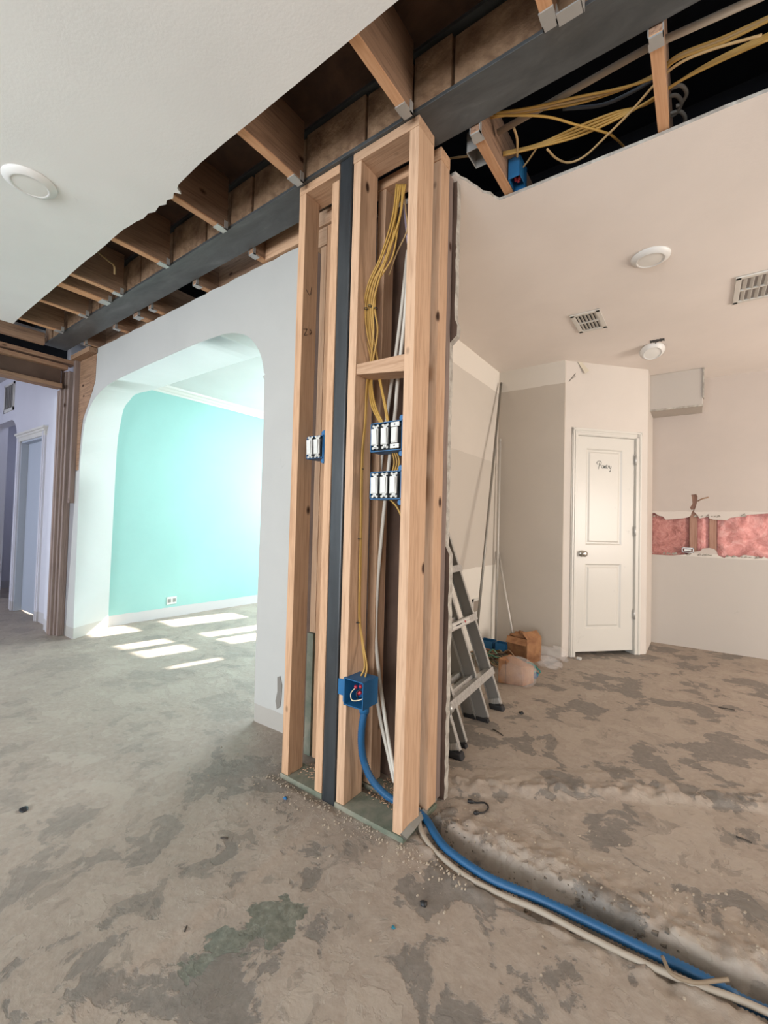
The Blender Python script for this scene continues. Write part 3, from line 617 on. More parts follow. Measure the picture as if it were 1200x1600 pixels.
# ---- switch boxes
def decora(parent, cx_, cz_, y_, m_=white_pl, style=0):
    s_ = MB(); w2, h2 = .0165, .034
    if style == 0:
        s_.box(cx_-w2, cx_+w2, y_-.008, y_, cz_-h2, cz_+h2)
        s_.obox((cx_-w2+.004, y_-.008, cz_-h2+.003), (2*w2-.008, 0, 0), (0, -.003, 0), (0, -.004, 2*h2-.006))
    else:
        s_.box(cx_-w2+.002, cx_+w2-.002, y_-.008, y_, cz_-.031, cz_+.031)
        s_.box(cx_-.021, cx_+.021, y_-.004, y_, cz_+.034, cz_+.052).box(cx_-.021, cx_+.021, y_-.004, y_, cz_-.052, cz_-.034)
        s_.obox((cx_-.012, y_-.008, cz_-.027), (.024, 0, 0), (0, -.005, 0), (0, .003, .054))
    o = s_.build('light_switch', m_, parent, bevel=.0015)
    if style == 0:
        e_ = MB()
        for sg in (-1, 1):
            e_.box(cx_-.008, cx_+.008, y_-.002, y_+.001, cz_+sg*(h2), cz_+sg*(h2+.012))
            for sx in (-1, 1): e_.lathe([(.0, -.002), (.006, -.002), (.0062, .0), (.006, .002)], (cx_+sx*.011, y_-.001, cz_+sg*(h2+.011)), (0, -1, 0), 10)
        e_.build('mounting_ear', white_pl, o)
    sc_ = MB()
    for sg in (-1, 1): sc_.lathe([(0, .002), (.0025, .002), (.003, 0)], (cx_, y_-(.003 if style == 0 else .0045), cz_+sg*(h2+.008)), (0, -1, 0), 8)
    sc_.build('screw', blk_m if style else galv_m, o)
def gangbox(label, x0, x1, z0, z1, nsw, side, styles):
    t = thing('switch_box', label, 'switch box', ((x0+x1)/2, 1.41, z0), 'blue boxes with white switches')
    yb = 1.485; th = .003
    MB().box(x0, x1, yb-th, yb, z0, z1).box(x0, x0+th, 1.408, yb, z0, z1).box(x1-th, x1, 1.408, yb, z0, z1).box(x0, x1, 1.408, yb, z0, z0+th).box(x0, x1, 1.408, yb, z1-th, z1).build('box_shell', blue_pl, t)
    xf = x1 if side > 0 else x0
    MB().prism([(xf, 1.412, z0-.022), (xf-.001, 1.412, z1+.022), (xf-.001, 1.445, z1+.028), (xf-.001, 1.478, z1+.0), (xf, 1.478, z0-.0), (xf, 1.445, z0-.028)], (.004*side, 0, 0)).tube([(xf-.012, 1.42, z1+.012), (xf-.012, 1.47, z1+.012)], .011, 8).tube([(xf-.012, 1.42, z0-.012), (xf-.012, 1.47, z0-.012)], .011, 8).build('mounting_flange', blue_pl, t)
    MB().box(x0+.006, x1-.006, 1.43, 1.44, z0+.006, z1-.006).build('device_bodies', blk_m, t)  # black slab standing in for the shade inside the box
    for k in range(nsw):
        cx_ = x0+.005+(x1-x0-.012)*(k+.5)/nsw
        decora(t, cx_, (z0+z1)/2, 1.404, style=styles[k])
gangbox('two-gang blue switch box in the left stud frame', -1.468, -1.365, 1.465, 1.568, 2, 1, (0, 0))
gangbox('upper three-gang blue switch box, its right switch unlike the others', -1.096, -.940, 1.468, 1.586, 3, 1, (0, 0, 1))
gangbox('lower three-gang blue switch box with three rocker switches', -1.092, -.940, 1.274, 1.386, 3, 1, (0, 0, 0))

# ---- blue junction box low in the column
bx0, bx1, bz0, bz1 = -1.187, -1.085, .425, .535
t = thing('junction_box', 'open blue junction box low in the column with red wire nuts', 'junction box', (-1.13, 1.41, bz0))
MB().box(bx0, bx1, 1.487, 1.49, bz0, bz1).box(bx0, bx0+.004, 1.39, 1.49, bz0, bz1).box(bx1-.004, bx1, 1.39, 1.49, bz0, bz1).box(bx0, bx1, 1.39, 1.49, bz0, bz0+.004).box(bx0, bx1, 1.39, 1.49, bz1-.004, bz1).build('box_shell', blue_pl, t, bevel=.001)
MB().box(bx0-.04, bx0, 1.400, 1.4045, bz0+.03, bz1-.015).box(bx0-.004, bx0, 1.39, 1.41, bz0+.01, bz1-.005).build('mounting_flange', blue_pl, t)
MB().tube([(bx1-.03, 1.44, bz0-.03), (bx1-.03, 1.44, bz0+.003)], .021, 12).build('conduit_hub', blue_pl, t)
cx0, cz0 = (bx0+bx1)/2, (bz0+bz1)/2
for k, (dx, dz, dy) in enumerate(((-.012, .012, 0), (.006, .018, .01), (.012, .002, .0), (-.004, -.004, .012))):
    MB().lathe([(.0, .0), (.0055, .001), (.007, .012), (.0075, .022), (.0, .023)], (cx0+dx, 1.425+dy, cz0+dz), (.4, -.7, .5-k*.2), 8).build('wire_nut', red_m, t)
MB().tube(curve([(cx0-.02, 1.43, cz0+.01), (cx0-.028, 1.41, cz0-.01), (cx0-.018, 1.405, cz0-.034), (cx0+.01, 1.41, cz0-.03), (cx0+.035, 1.42, cz0-.018)], 5), .0022, 6).build('bare_wire', mat('bare_ground_wire', c('d8c9a4'), .4), t)
MB().tube(curve([(cx0+.02, 1.43, cz0+.02), (cx0-.0, 1.412, cz0+.0), (cx0+.008, 1.41, cz0-.02), (cx0-.02, 1.44, cz0-.03)], 5), .0028, 6).build('black_wire', blk_m, t)
# blue flexible conduit from the box down, behind the big stud, and out along the trench
def ridged(pts, r, m_, name, step=.0055, amp=.2):
    P = [Vector(p) for p in pts]; L_ = [0]
    for i in range(1, len(P)): L_.append(L_[-1]+(P[i]-P[i-1]).length)
    n_ = int(L_[-1]/step); out = []; j = 0
    for i in range(n_+1):
        s_ = L_[-1]*i/n_
        while j < len(P)-2 and L_[j+1] < s_: j += 1
        out.append(P[j].lerp(P[j+1], (s_-L_[j])/max(1e-9, L_[j+1]-L_[j])))
    return MB().tube(out, r, 12, ridge=(1+amp/2, 1-amp/2)).build(name, m_)
cp = [(bx1-.03, 1.44, bz0-.03), (bx1-.045, 1.445, .32), (-1.14, 1.46, .24), (-1.135, 1.475, .17), (-1.10, 1.49, .10), (-1.03, 1.515, .045), (-.95, 1.55, .022), (-.88, 1.555, .0)]
cp += [(-.80, 1.50, -.005), (-.72, 1.46, -.004), (-.569, 1.436, -.004), (-.409, 1.457, -.006), (-.261, 1.469, -.008), (-.128, 1.476, -.010), (-.009, 1.487, -.015), (.072, 1.489, -.02), (.136, 1.50, -.03), (.5, 1.55, -.035), (1.2, 1.64, -.035)]
tag(ridged(curve(cp, 14), .0145, blue_cd, 'conduit'), 'blue corrugated conduit from junction box down and out along the trench', 'conduit')
wp = [(a_, b_, c_+.007) for a_, b_, c_ in [(-.92, 1.57, .01), (-.87, 1.50, -.01), (-.80, 1.45, -.014), (-.738, 1.428, -.018), (-.624, 1.398, -.014), (-.51, 1.405, -.018), (-.396, 1.413, -.012), (-.251, 1.415, -.012), (-.123, 1.423, -.012), (-.009, 1.441, -.014), (.071, 1.465, -.016), (.16, 1.48, -.018), (.5, 1.52, -.02), (1.2, 1.6, -.02)]]
tag(MB().tube(curve(wp, 10), .0088, 10).build('tube', mat('dusty_white_tube', c('9c9080'), .6)), 'dusty white tube lying beside the blue conduit in the trench', 'tube')
tag(MB().tube(curve([pz(1035, 1495, .01), pz(1050, 1522, .012), pz(1085, 1535, .02), pz(1120, 1532, .03), pz(1138, 1530, .035)], 8), .005, 6).build('twine', mat('frayed_strand', c('85735d'), .8)), 'frayed brown strand beside the conduit at lower right', 'strand')

# ---- yellow cables inside the column
def cab(pts, label, m_=yel_m, r=.004, nn=8, group=None, name='cable'):
    o = MB().tube(curve(pts, nn), r, 7).build(name, m_)
    return tag(o, label, 'cable', group)
YG = 'yellow cables inside the column'
q = lambda x, y, Y: py(x, y, Y)
lab = 'yellow cable in the bundle from the top plate'
for k in range(7):
    d = (k-3)
    w4 = [R1.uniform(-4.5, 4.5) for _ in range(6)]; yd = R1.uniform(-.012, .02)
    pts = [q(627+d*2.4, 288, 1.49), q(620+d*2.2+w4[0], 340, 1.48+yd), q(604+d*2.4+w4[1], 400, 1.46+yd), q(587+d*2.6+w4[2]*.8, 440, 1.45+yd), q(577+d*2.9, 480, 1.45+yd), q(580+d*2.8+w4[3]*.6, 520, 1.46+yd), q(586+d*2.6+w4[4]*.5, 560, 1.50)]
    if k < 3: pts += [q(583+d*2, 600, 1.49), q(590+d*3, 635, 1.47), q(602+d*2, 664, 1.455)]
    elif k < 5: pts += [q(594+d*1.5, 600, 1.49), q(600+d*2, 630, 1.47), q(606+d*2, 664, 1.455)]
    else: pts = pts[:-1]+[q(574+d*2, 575, 1.49)]+[px(a+d*1.5-4, b, -1.176) for a, b in ((574, 600), (571, 660), (566, 720), (564, 850), (562, 960))]+[q(562+d*1.6, 1000, 1.475), q(563+d*3.4, 1040, 1.46), (bx0+.02+.022*(k-4), 1.45, bz1)]
    cab(pts, (lab+', running down to the junction box') if k >= 5 else (lab+', ending at upper switches'), group=YG)
cab([q(560, 1003, 1.50), q(556, 1030, 1.49), q(553, 1062, 1.48)], 'thin yellow strand splaying beside the junction box', r=.003, group=YG)
for k in range(3):
    cab([q(612+k*3, 702, 1.46), q(616+k*4, 722, 1.475), q(612+k*3, 742, 1.46)], 'short yellow cable linking the upper and lower switch boxes', r=.0035, group=YG)
cab([q(607, 778, 1.46), q(620, 792, 1.46), q(629, 812, 1.46), q(638, 840, 1.47)], 'yellow cable curving out under the lower switch box', group=YG)
cab([q(631, 300, 1.50), q(634, 330, 1.50), q(636, 360, 1.50), q(620, 395, 1.52), q(608, 430, 1.53)], 'thin tan wire beside the yellow bundle near column top', tan_m, .003, group=YG)
cab([q(630, 320, 1.51), q(634, 350, 1.51), q(637, 380, 1.51)], 'grey twisted lead close to the big stud near the top', mat('grey_lead', c('8d8290'), .5), .004)
for k, (x_, y_) in enumerate(((572, 482), (578, 478), (587, 482), (566, 733), (562, 842), (559, 973))):
    a_ = Vector(q(x_, y_, 1.447)) if k < 3 else Vector(px(x_, y_, -1.176)); tag(MB().lathe([(.0065+.002*(k < 3), -.002), (.008+.002*(k < 3), 0), (.0065+.002*(k < 3), .002)], a_, (0, 0, 1), 10).build('cable_tie', blk_m), ['black tie on the left strand of upper cable bundle', 'black tie on the middle of upper cable bundle', 'black tie on the right strand of upper cable bundle', 'black clamp on the yellow cables beside the lower switches', 'black clamp on the yellow cables at mid height of stud', 'black clamp on the yellow cables above the junction box'][k], 'cable tie')
# white tubes
WG = 'white tubes inside the column'
tag(MB().tube(curve([q(637, 392, 1.60), q(629, 470, 1.60), q(619, 550, 1.60), q(606, 640, 1.60), q(594, 740, 1.61), q(585, 850, 1.62), q(577, 930, 1.62), q(580, 1010, 1.61), q(592, 1110, 1.60), q(607, 1180, 1.58), q(616, 1222, 1.57)], 8), .0085, 8).build('tube', grey_pipe), 'white tube in the column, the left of the two behind the switches', 'tube', WG)
tag(MB().tube(curve([q(638, 420, 1.57), q(632, 500, 1.57), q(622, 590, 1.57), q(617, 650, 1.57), q(606, 740, 1.58), q(595, 850, 1.60), q(589, 930, 1.60), q(588, 1010, 1.60), q(600, 1110, 1.58), q(613, 1190, 1.56), q(620, 1215, 1.56)], 8), .0085, 8).build('tube', grey_pipe), 'white tube in the column, the right of the two behind the switches', 'tube', WG)

# ------------------------------------------------------------------ cables in the kitchen ceiling opening
CG = 'cables in the open kitchen ceiling'
tag(MB().tube([pz(778, 207, 2.86), pz(1021, 70, 2.86), pz(1195, -8, 2.86)], .013, 10).build('pipe', mat('dusty_pipe', c('978a7a'), .6)), 'straight dusty grey pipe running along behind the steel beam', 'pipe')
def cz(pxs, z, label, m_=yel_m, r=.0047):
    return tag(MB().tube(curve([pz(a, b, z+(0 if len(e) == 0 else e[0])) for a, b, *e in pxs], 8), r, 7).build('cable', m_), label, 'cable', CG)
for k in range(3): cz([(766, 178+k*3), (830, 168+k*3), (900, 152+k*5), (960, 140+k*2), (1020, 122-k*2), (1060, 92-k*3), (1130, 66-k*4), (1210, 28-k*3)], 2.84+.006*k, 'cable of the upper strand bundle running right above the opening', tan_m if k == 1 else yel_m)
for k in range(4): cz([(786, 243-k*1.5), (840, 230-k*1.5), (900, 214-k*5), (960, 188-k*4), (1010, 160+k), (1060, 128), (1120, 98-k*2), (1200, 62-k*3)], 2.83+.006*k, 'cable of the lower strand bundle fanning left to the blue box', yel_m)
cz([(770, 180), (850, 182), (900, 195), (945, 207), (960, 215), (985, 240, .08), (995, 252, .15)], 2.82, 'cable crossing down over the lower bundle to the right', yel_m)
cz([(855, 233), (870, 248), (890, 254), (915, 243), (950, 210), (985, 175), (1025, 130), (1060, 100), (1110, 78), (1190, 55)], 2.81, 'single cable sagging in a loop under the lower bundle', tan_m)
cz([(803, 200), (808, 218), (808, 245)], 2.83, 'short cable dropping to the blue box', tan_m, .005)
cz([(838, 232), (826, 250), (816, 263)], 2.83, 'thin cable bent back to the blue box rim', tan_m, .004)
cz([(880, 170), (940, 164), (985, 145), (1020, 125)], 2.88, 'dark grey cable behind the yellow bundles', mat('dark_cable', c('3d4046'), .6), .007)
dk = mat('dull_grey_cable', c('6f6a62'), .6)
for k, (x_, y_) in enumerate(((1060, 150), (1052, 165), (1058, 190))):
    cz([(x_-12, y_-12), (x_+4, y_-16), (x_+13, y_-4), (x_+4, y_+12), (x_-4, y_+16)], 2.86, ['uppermost grey coil end right of the lone joist', 'middle grey coil end right of the lone joist', 'lowest grey coil end right of the lone joist'][k], dk, .007)
cz([(700, 248), (722, 245), (745, 243)], 2.86, 'tan cable leaving leftwards behind the galvanised box', tan_m); 
# galvanised box and blue box
def openbox(name, label, cat, x0, x1, y0, y1, z0, z1, m_, grp=None):
    t = thing(name, label, cat, ((x0+x1)/2, (y0+y1)/2, z0), grp); th = .002
    MB().box(x0, x1, y0, y1, z1-th, z1).box(x0, x0+th, y0, y1, z0, z1).box(x1-th, x1, y0, y1, z0, z1).box(x0, x1, y0, y0+th, z0, z1).box(x0, x1, y1-th, y1, z0, z1).build('box_shell', m_, t); return t
a_ = pz(747, 250, 2.76)
t = openbox('metal_box', 'open galvanised box hanging left of the far-side joist', 'electrical box', a_[0]-.032, a_[0]+.03, a_[1]-.05, a_[1]+.05, 2.77, 2.86, galv_m)
a_ = pz(808, 290, 2.76)
t = openbox('ceiling_box', 'blue ceiling box with red wire nuts right of the joist', 'electrical box', a_[0]-.026, a_[0]+.03, a_[1]-.05, a_[1]+.045, 2.765, 2.86, blue_pl)
for k in range(3): MB().lathe([(0, 0), (.007, .001), (.009, .02), (0, .022)], (a_[0]-.008+.012*k, a_[1]-.01+.012*(k % 2), 2.80), (.3-.3*k, .4, -1), 8).build('wire_nut', red_m, t)
MB().tube(curve([(a_[0]-.01, a_[1]-.03, 2.83), (a_[0], a_[1], 2.79), (a_[0]+.01, a_[1]+.03, 2.83)], 5), .003, 6).build('black_wire', blk_m, t)

# ------------------------------------------------------------------ ceiling fixtures
def surface_light(label, cx_, cy_, r, tilt=None, z=ZC, h_=.022):
    t = thing('ceiling_light', label, 'ceiling light', (cx_, cy_, z-h_), 'round white ceiling lights')
    a = Vector(tilt or (0, 0, -1)).normalized()
    base = Vector((cx_, cy_, z)) if not tilt else Vector((cx_, cy_, z-.03))
    MB().lathe([(0, 0), (r, 0), (r*.99, h_*.3), (r*.74, h_), (r*.68, h_*1.05), (r*.65, h_*.9)], base, a, 40).build('trim_ring', mat('light_trim', c('d2d0cb'), .4), t)
    MB().lathe([(r*.66, h_*.88), (r*.3, h_*.96), (0, h_)], base, a, 32).build('lens', mat('frosted_lens', c('d9d6cf'), .5), t)
    return t
surface_light('round white disc light on the living side ceiling at upper left', -2.555, .625, .105)
surface_light('round white disc light on kitchen ceiling, nearest the opening', -.228, 2.85, .10)
# dangling light with hole
a_ = pz(1019, 546, 2.72)
t = surface_light('round white disc light hanging tilted from a hole in kitchen ceiling', a_[0], a_[1], .095, tilt=(.12, -.42, -1), h_=.035)
hp = pz(1027, 532, ZC-.001)
MB().tube([(hp[0], hp[1], ZC+.01), (a_[0], a_[1]+.02, 2.71)], .004, 6).build('lead_wire', blk_m, t)
tag(MB().prism([(hp[0]-.05+.1*k/8, hp[1]+(.02 if k % 2 else .035), ZC-.003) for k in range(9)]+[(hp[0]+.05-.1*k/8, hp[1]-(.02 if k % 2 else .03), ZC-.003) for k in range(9)], (0, 0, .002)).build('ceiling_hole', blk_m), 'small jagged dark hole above the tilted ceiling light', 'hole')
def vent(label, P4, nsl, dark):
    t = thing('ceiling_vent', label, 'vent', P4[0][:2]+(ZC-.012,), 'ceiling air vents')
    o_ = Vector(P4[0]); u = Vector(P4[1])-o_; v_ = Vector(P4[2])-o_; U, V_ = u.normalized(), v_.normalized(); lu, lv = u.length, v_.length; f_ = .03; z1 = Vector((0, 0, -.010))
    b_ = Vector((0, 0, -.001))
    MB().obox(o_+b_, U*lu, V_*f_, z1).obox(o_+V_*(lv-f_)+b_, U*lu, V_*f_, z1).obox(o_+b_, U*f_, V_*lv, z1).obox(o_+U*(lu-f_)+b_, U*f_, V_*lv, z1).build('frame', door_m, t, bevel=.003)
    MB().obox(o_+U*f_+V_*f_+Vector((0, 0, -.0005)), U*(lu-2*f_), V_*(lv-2*f_), Vector((0, 0, -.0015))).build('backing', blk_m if dark else alu_dark, t)
    MB().obox(o_+U*f_+V_*(lv/2-.006)+b_, U*(lu-2*f_), V_*.012, z1).build('centre_bar', door_m, t)
    for k in range(nsl):
        for hv in (0, 1):
            s_ = o_+U*(f_+(lu-2*f_)*(k+.25)/nsl)+V_*(f_+.004+hv*(lv/2-f_+.002))+Vector((0, 0, -.003))
            MB().obox(s_, U*.003, V_*(lv/2-f_-.010), Vector((U.x*.016, U.y*.016, -.009))).build('slat', door_m, t)
c1 = pz(890, 493, ZC); vent('small white vent with dark slots on kitchen ceiling', [c1, (c1[0]+.20, c1[1]+.0, ZC), (c1[0], c1[1]+.33, ZC)], 6, True)
c2 = pz(1150, 433, ZC); vent('larger white vent cut off by the right edge of the photo', [(c2[0], c2[1], ZC), (c2[0]+.34, c2[1]+.0, ZC), (c2[0], c2[1]+.38, ZC)], 8, False)

# ------------------------------------------------------------------ pantry door
t = thing('door_1', 'white two-panel door lettered Pantry in the diagonal corner wall', 'door', tuple(pp((DS0+DS1)/2, 0)))
def slab(mb, s0, s1, z0, z1, d0, d1): return mb.obox(pp(s0, z0, d0), D*(s1-s0), N*(d1-d0), (0, 0, z1-z0))
L0 = ps(918, 700)[0]; L1 = ps(974, 700)[0]; ZP = [(.245, .853), (1.03, 1.936)]
leaf = MB(); zb = .04
FD = .012; BK = .047   # front face recess, back
slab(leaf, DS0, L0, zb, DZ, FD, BK); slab(leaf, L1, DS1, zb, DZ, FD, BK)
slab(leaf, L0, L1, zb, ZP[0][0], FD, BK); slab(leaf, L0, L1, ZP[0][1], ZP[1][0], FD, BK); slab(leaf, L0, L1, ZP[1][1], DZ, FD, BK)
lf = leaf.build('door_leaf', door_m, t)
for z0, z1 in ZP:
    m_ = MB(); g_ = .035
    def fr(s0, s1, za, zb_, d0):  # frustum ring helper
        return [pp(s0, za, d0), pp(s1, za, d0), pp(s1, zb_, d0), pp(s0, zb_, d0)]
    r0 = fr(L0, L1, z0, z1, FD); r1 = fr(L0+.014, L1-.014, z0+.014, z1-.014, FD+.011); r2 = fr(L0+.026, L1-.026, z0+.026, z1-.026, FD+.011); r3 = fr(L0+.04, L1-.04, z0+.04, z1-.04, FD+.003)
    vs = r0+r1+r2+r3; fs = [(4*j+k, 4*j+(k+1) % 4, 4*j+4+(k+1) % 4, 4*j+4+k) for j in range(3) for k in range(4)]+[(12, 13, 14, 15)]
    m_.add(vs, fs).build('panel', door_m, t)
cas = MB(); cw = .062
def casing(mb, s0, s1, z0, z1, vert):
    slab(mb, s0, s1, z0, z1, -.010, 0)
    if vert:
        a_, b_ = s0, s1; slab(mb, a_+.008, a_+.024, z0, z1, -.017, -.010) if vert < 0 else slab(mb, b_-.024, b_-.008, z0, z1, -.017, -.010)
        slab(mb, a_+.032, a_+.040, z0, z1, -.014, -.010)
    else:
        slab(mb, s0+.008, s1-.008, z1-.024, z1-.008, -.017, -.010); slab(mb, s0+.03, s1-.03, z0+.02, z0+.028, -.014, -.010)
c_ = MB(); casing(c_, DS0-cw-.004, DS0-.004, 0, DZ+.07, -1); c_.build('side_casing', door_m, t, bevel=.002)
c_ = MB(); casing(c_, DS1+.004, DS1+cw+.004, 0, DZ+.07, 1); c_.build('side_casing', door_m, t, bevel=.002)
c_ = MB(); casing(c_, DS0-cw-.004, DS1+cw+.004, DZ+.008, DZ+.07, 0); c_.build('head_casing', door_m, t, bevel=.002)
j_ = MB(); slab(j_, DS0-.012, DS0-.002, 0, DZ+.01, 0, .11); slab(j_, DS1+.002, DS1+.012, 0, DZ+.01, 0, .11); slab(j_, DS0-.012, DS1+.012, DZ+.002, DZ+.012, 0, .11); slab(j_, DS0-.002, DS0+.01, 0, DZ, .05, .065); j_.build('jamb', door_m, t)
for z_ in (1.85, 1.168, .379): MB().tube([pp(DS1+.001, z_-.045, -.004), pp(DS1+.001, z_+.045, -.004)], .009, 8).build('hinge', galv_m, t)
ks, kz = ps(911, 866)
MB().lathe([(.031, 0), (.031, .006), (.026, .010), (.012, .014), (.011, .022), (.024, .028), (.029, .040), (.027, .052), (.014, .058), (0, .059)], pp(DS0+.062, .948, FD), -N, 24).build('door_knob', mat('satin_nickel', c('b5b1a8'), .28, .9), t)
# lettering: the script word
wa, wz = ps(933.7, 730.7); wb = ps(957.4, 730.7)[0]
def P2(u, v_): return pp(wa+u*(wb-wa), wz+v_*(wb-wa)*.92, FD+.001)
st = [[(.18, .34), (.17, .17), (.13, -.07)], [(.07, .21), (.02, .31), (.08, .41), (.21, .44), (.30, .37), (.28, .23), (.21, .15)],
 [(.46, .17), (.37, .17), (.32, .06), (.39, 0), (.46, .08), (.46, .17), (.48, .01), (.52, .03)], [(.52, .17), (.515, 0), (.55, .14), (.60, .155), (.59, .01), (.65, .01)],
 [(.68, .27), (.66, .06), (.70, 0), (.76, .06)], [(.62, .19), (.73, .2)], [(.76, .06), (.79, .17), (.83, .18), (.865, .155)],
 [(.86, .155), (.86, .03), (.915, .01), (.965, .155)], [(.965, .155), (.94, -.08), (.89, -.18), (.83, -.15)]]
lt = MB()
for s_ in st: lt.tube(curve([P2(a, b) for a, b in s_], 5), lambda q_: .0012+.0009*math.sin(q_*3.1), 5)
lt.build('lettering', mat('dark_green_vinyl', c('3c4743'), .5), t)
# peeling tape and sliver at the corner top
s0, z0 = ps(905, 566); s1, z1 = ps(914, 580)
tag(MB().obox(pp(s0-.02, z0-.005, -.002), D*.045, N*-.002, (0, 0, .01)).add([pp(s0-.02, z0, -.003), pp(s0+.02, z0+.005, -.003), pp(s1+.03, z1, -.02), pp(s1-.012, z1-.03, -.02), pp(s0-.02, z0, -.005), pp(s0+.02, z0+.005, -.005), pp(s1+.03, z1, -.022), pp(s1-.012, z1-.03, -.022)], [(0, 1, 2, 3), (7, 6, 5, 4), (0, 4, 5, 1), (1, 5, 6, 2), (2, 6, 7, 3), (3, 7, 4, 0)]).build('tape_strip', mat('cream_tape', c('c4bba8'), .6)), 'peeling cream tape strip at the pantry corner by ceiling', 'tape')
tag(MB().tube([pp(*ps(889, 596), -.002), pp(*ps(899, 584), -.002)], .004, 5).tube([pp(*ps(893, 592), -.002), pp(*ps(899, 588), -.002)], .003, 5).build('pencil_note', mat('pencil_grey', c('8d867d'), .8)), 'faint pencil scribble high on the pantry corner', 'scribble')
tag(MB().box(-.885, -.845, 4.245, 4.27, 0, .02).box(-.86, -.845, 4.235, 4.245, 0, .018).build('trim_scrap', white_pl, bevel=.002), 'small white trim scrap on floor at the pantry casing', 'scrap')

# ------------------------------------------------------------------ torn wall band: insulation and studs
def batt(label, x0, x1, z0, z1, y_, m_, amp=.03, seed=1, top=None):
    nu, nv = max(8, int((x1-x0)/.018)), max(8, int((z1-z0)/.018)); vs = []; fs = []
    U, V_ = np.meshgrid(np.linspace(x0, x1, nu), np.linspace(z0, z1, nv), indexing='ij')
    E = amp*fbm(U*9+seed*7, V_*9, 5)
    edge = np.minimum(np.minimum(U-x0, x1-U), np.minimum(V_-z0, z1-V_)); E = y_-E-.02*smooth(0, .04, edge)
    for i in range(nu):
        for j in range(nv): vs.append((U[i, j], E[i, j], V_[i, j]))
    for i in range(nu-1):
        for j in range(nv-1): fs.append((i*nv+j, (i+1)*nv+j, (i+1)*nv+j+1, i*nv+j+1))
    mb = MB(); mb.add(vs, fs, True); mb.box(x0+.002, x1-.002, y_+.02, 5.558, z0, z1)
    return tag(mb.build('insulation_batt', m_, fix=False), label, 'insulation', 'pink insulation in the torn wall')
zA, zB = .86, 1.62; stud_pink = wood('dusty_pink_stud', 'Z', 'a4806f', '84604f')
batt('dull pink insulation left of the studs in the torn wall', -.43, -.075, zA, 1.6, 5.50, pinkb_m, .02, 1)
batt('narrow smooth pink insulation strip between the two studs', -.005, .085, zA, 1.6, 5.49, pink_m, .008, 2)
batt('bright pink fluffy insulation bay at the right of torn wall', .155, .62, zA, 1.5, 5.485, pink_m, .05, 3)
for k, (a, b) in enumerate(((.665, 1.1), (1.15, 1.6), (1.66, 2.2))): batt('pink insulation bay beyond the right edge of the photo', a, b, zA, 1.5, 5.49, pink_m, .05, 4+k)
for k, (a, b) in enumerate(((-.072, -.008), (.09, .15), (.625, .66), (1.105, 1.145), (-.455, -.435))):
    tag(lum('wall_stud', a, b, 5.462, 5.55, .0, 2.7, stud_pink), ['old stud in torn wall below the vertical gash', 'old stud at the left of the bright pink bay', 'stud beyond the right of the bright pink bay', 'stud in the torn wall past the photo edge', 'stud at the pantry end of the torn wall'][k], 'stud', 'studs in the torn kitchen wall')
b0 = py(1084, 860, 5.43)
t = thing('wall_box', 'small torn-out metal outlet box at the foot of the insulation', 'electrical box', (b0[0]-.05, 5.45, b0[2]-.02))
MB().box(b0[0]-.10, b0[0], 5.44, 5.48, b0[2]-.025, b0[2]-.018).box(b0[0]-.10, b0[0], 5.44, 5.48, b0[2]+.018, b0[2]+.025).box(b0[0]-.10, b0[0]-.093, 5.44, 5.48, b0[2]-.025, b0[2]+.025).box(b0[0]-.007, b0[0], 5.44, 5.48, b0[2]-.025, b0[2]+.025).build('box_shell', galv_m, t)
MB().box(b0[0]-.08, b0[0]-.02, 5.45, 5.47, b0[2]-.008, b0[2]+.008).build('receptacle', white_pl, t)
fl = MB()
for k in range(34):
    x_ = R1.uniform(-.40, .62); zt = R1.choice((.945, 1.335)); s_ = R1.uniform(.006, .022)
    if zt > 1 and x_ > .2: zt = 1.345
    fl.add([(x_-s_, 5.436, zt-s_*.6), (x_+s_, 5.43, zt-s_*.2), (x_+s_*.4, 5.424, zt+s_), (x_-s_*.6, 5.438, zt+s_*.5)], [(0, 1, 2, 3), (3, 2, 1, 0)])
tag(fl.build('torn_paper', gyps_m, fix=False), 'torn drywall paper curls along the edges of the wall gap', 'paper', kind='stuff')
crk = MB()
for P_ in ([(1090, 783), (1098, 779), (1107, 777)],): crk.tube([py(a, b, 5.438) for a, b in P_], .006, 5)
tag(crk.build('wall_gouge', old_x), 'thin brown gouge right of the vertical gash', 'gouge')

# ------------------------------------------------------------------ outlets on kitchen left wall
def cover(X, x0, y0, x1, y1, label, hole=True):
    a = px(x0, y0, X); b = px(x1, y1, X); t = thing('wall_opening', label, 'outlet cutout', (X, (a[1]+b[1])/2, min(a[2], b[2])))
    za, zb_ = sorted((a[2], b[2])); ya, yb = sorted((a[1], b[1])); w_ = .025
    MB().box(X, X+.006, ya, yb, za, za+w_).box(X, X+.006, ya, yb, zb_-w_, zb_).box(X, X+.006, ya, ya+w_, za, zb_).box(X, X+.006, yb-w_, yb, za, zb_).build('frame', white_pl, t)
    MB().box(X, X+.003, ya+w_, yb-w_, za+w_, zb_-w_).build('recess', mat('dull_recess', c('8d8378'), .8), t)
cover(-1.64, 737, 962, 749, 933, 'white framed square cutout low on kitchen left wall')
cover(-1.64, 739, 975, 745, 992, 'narrow cutout below the square one on kitchen left wall')

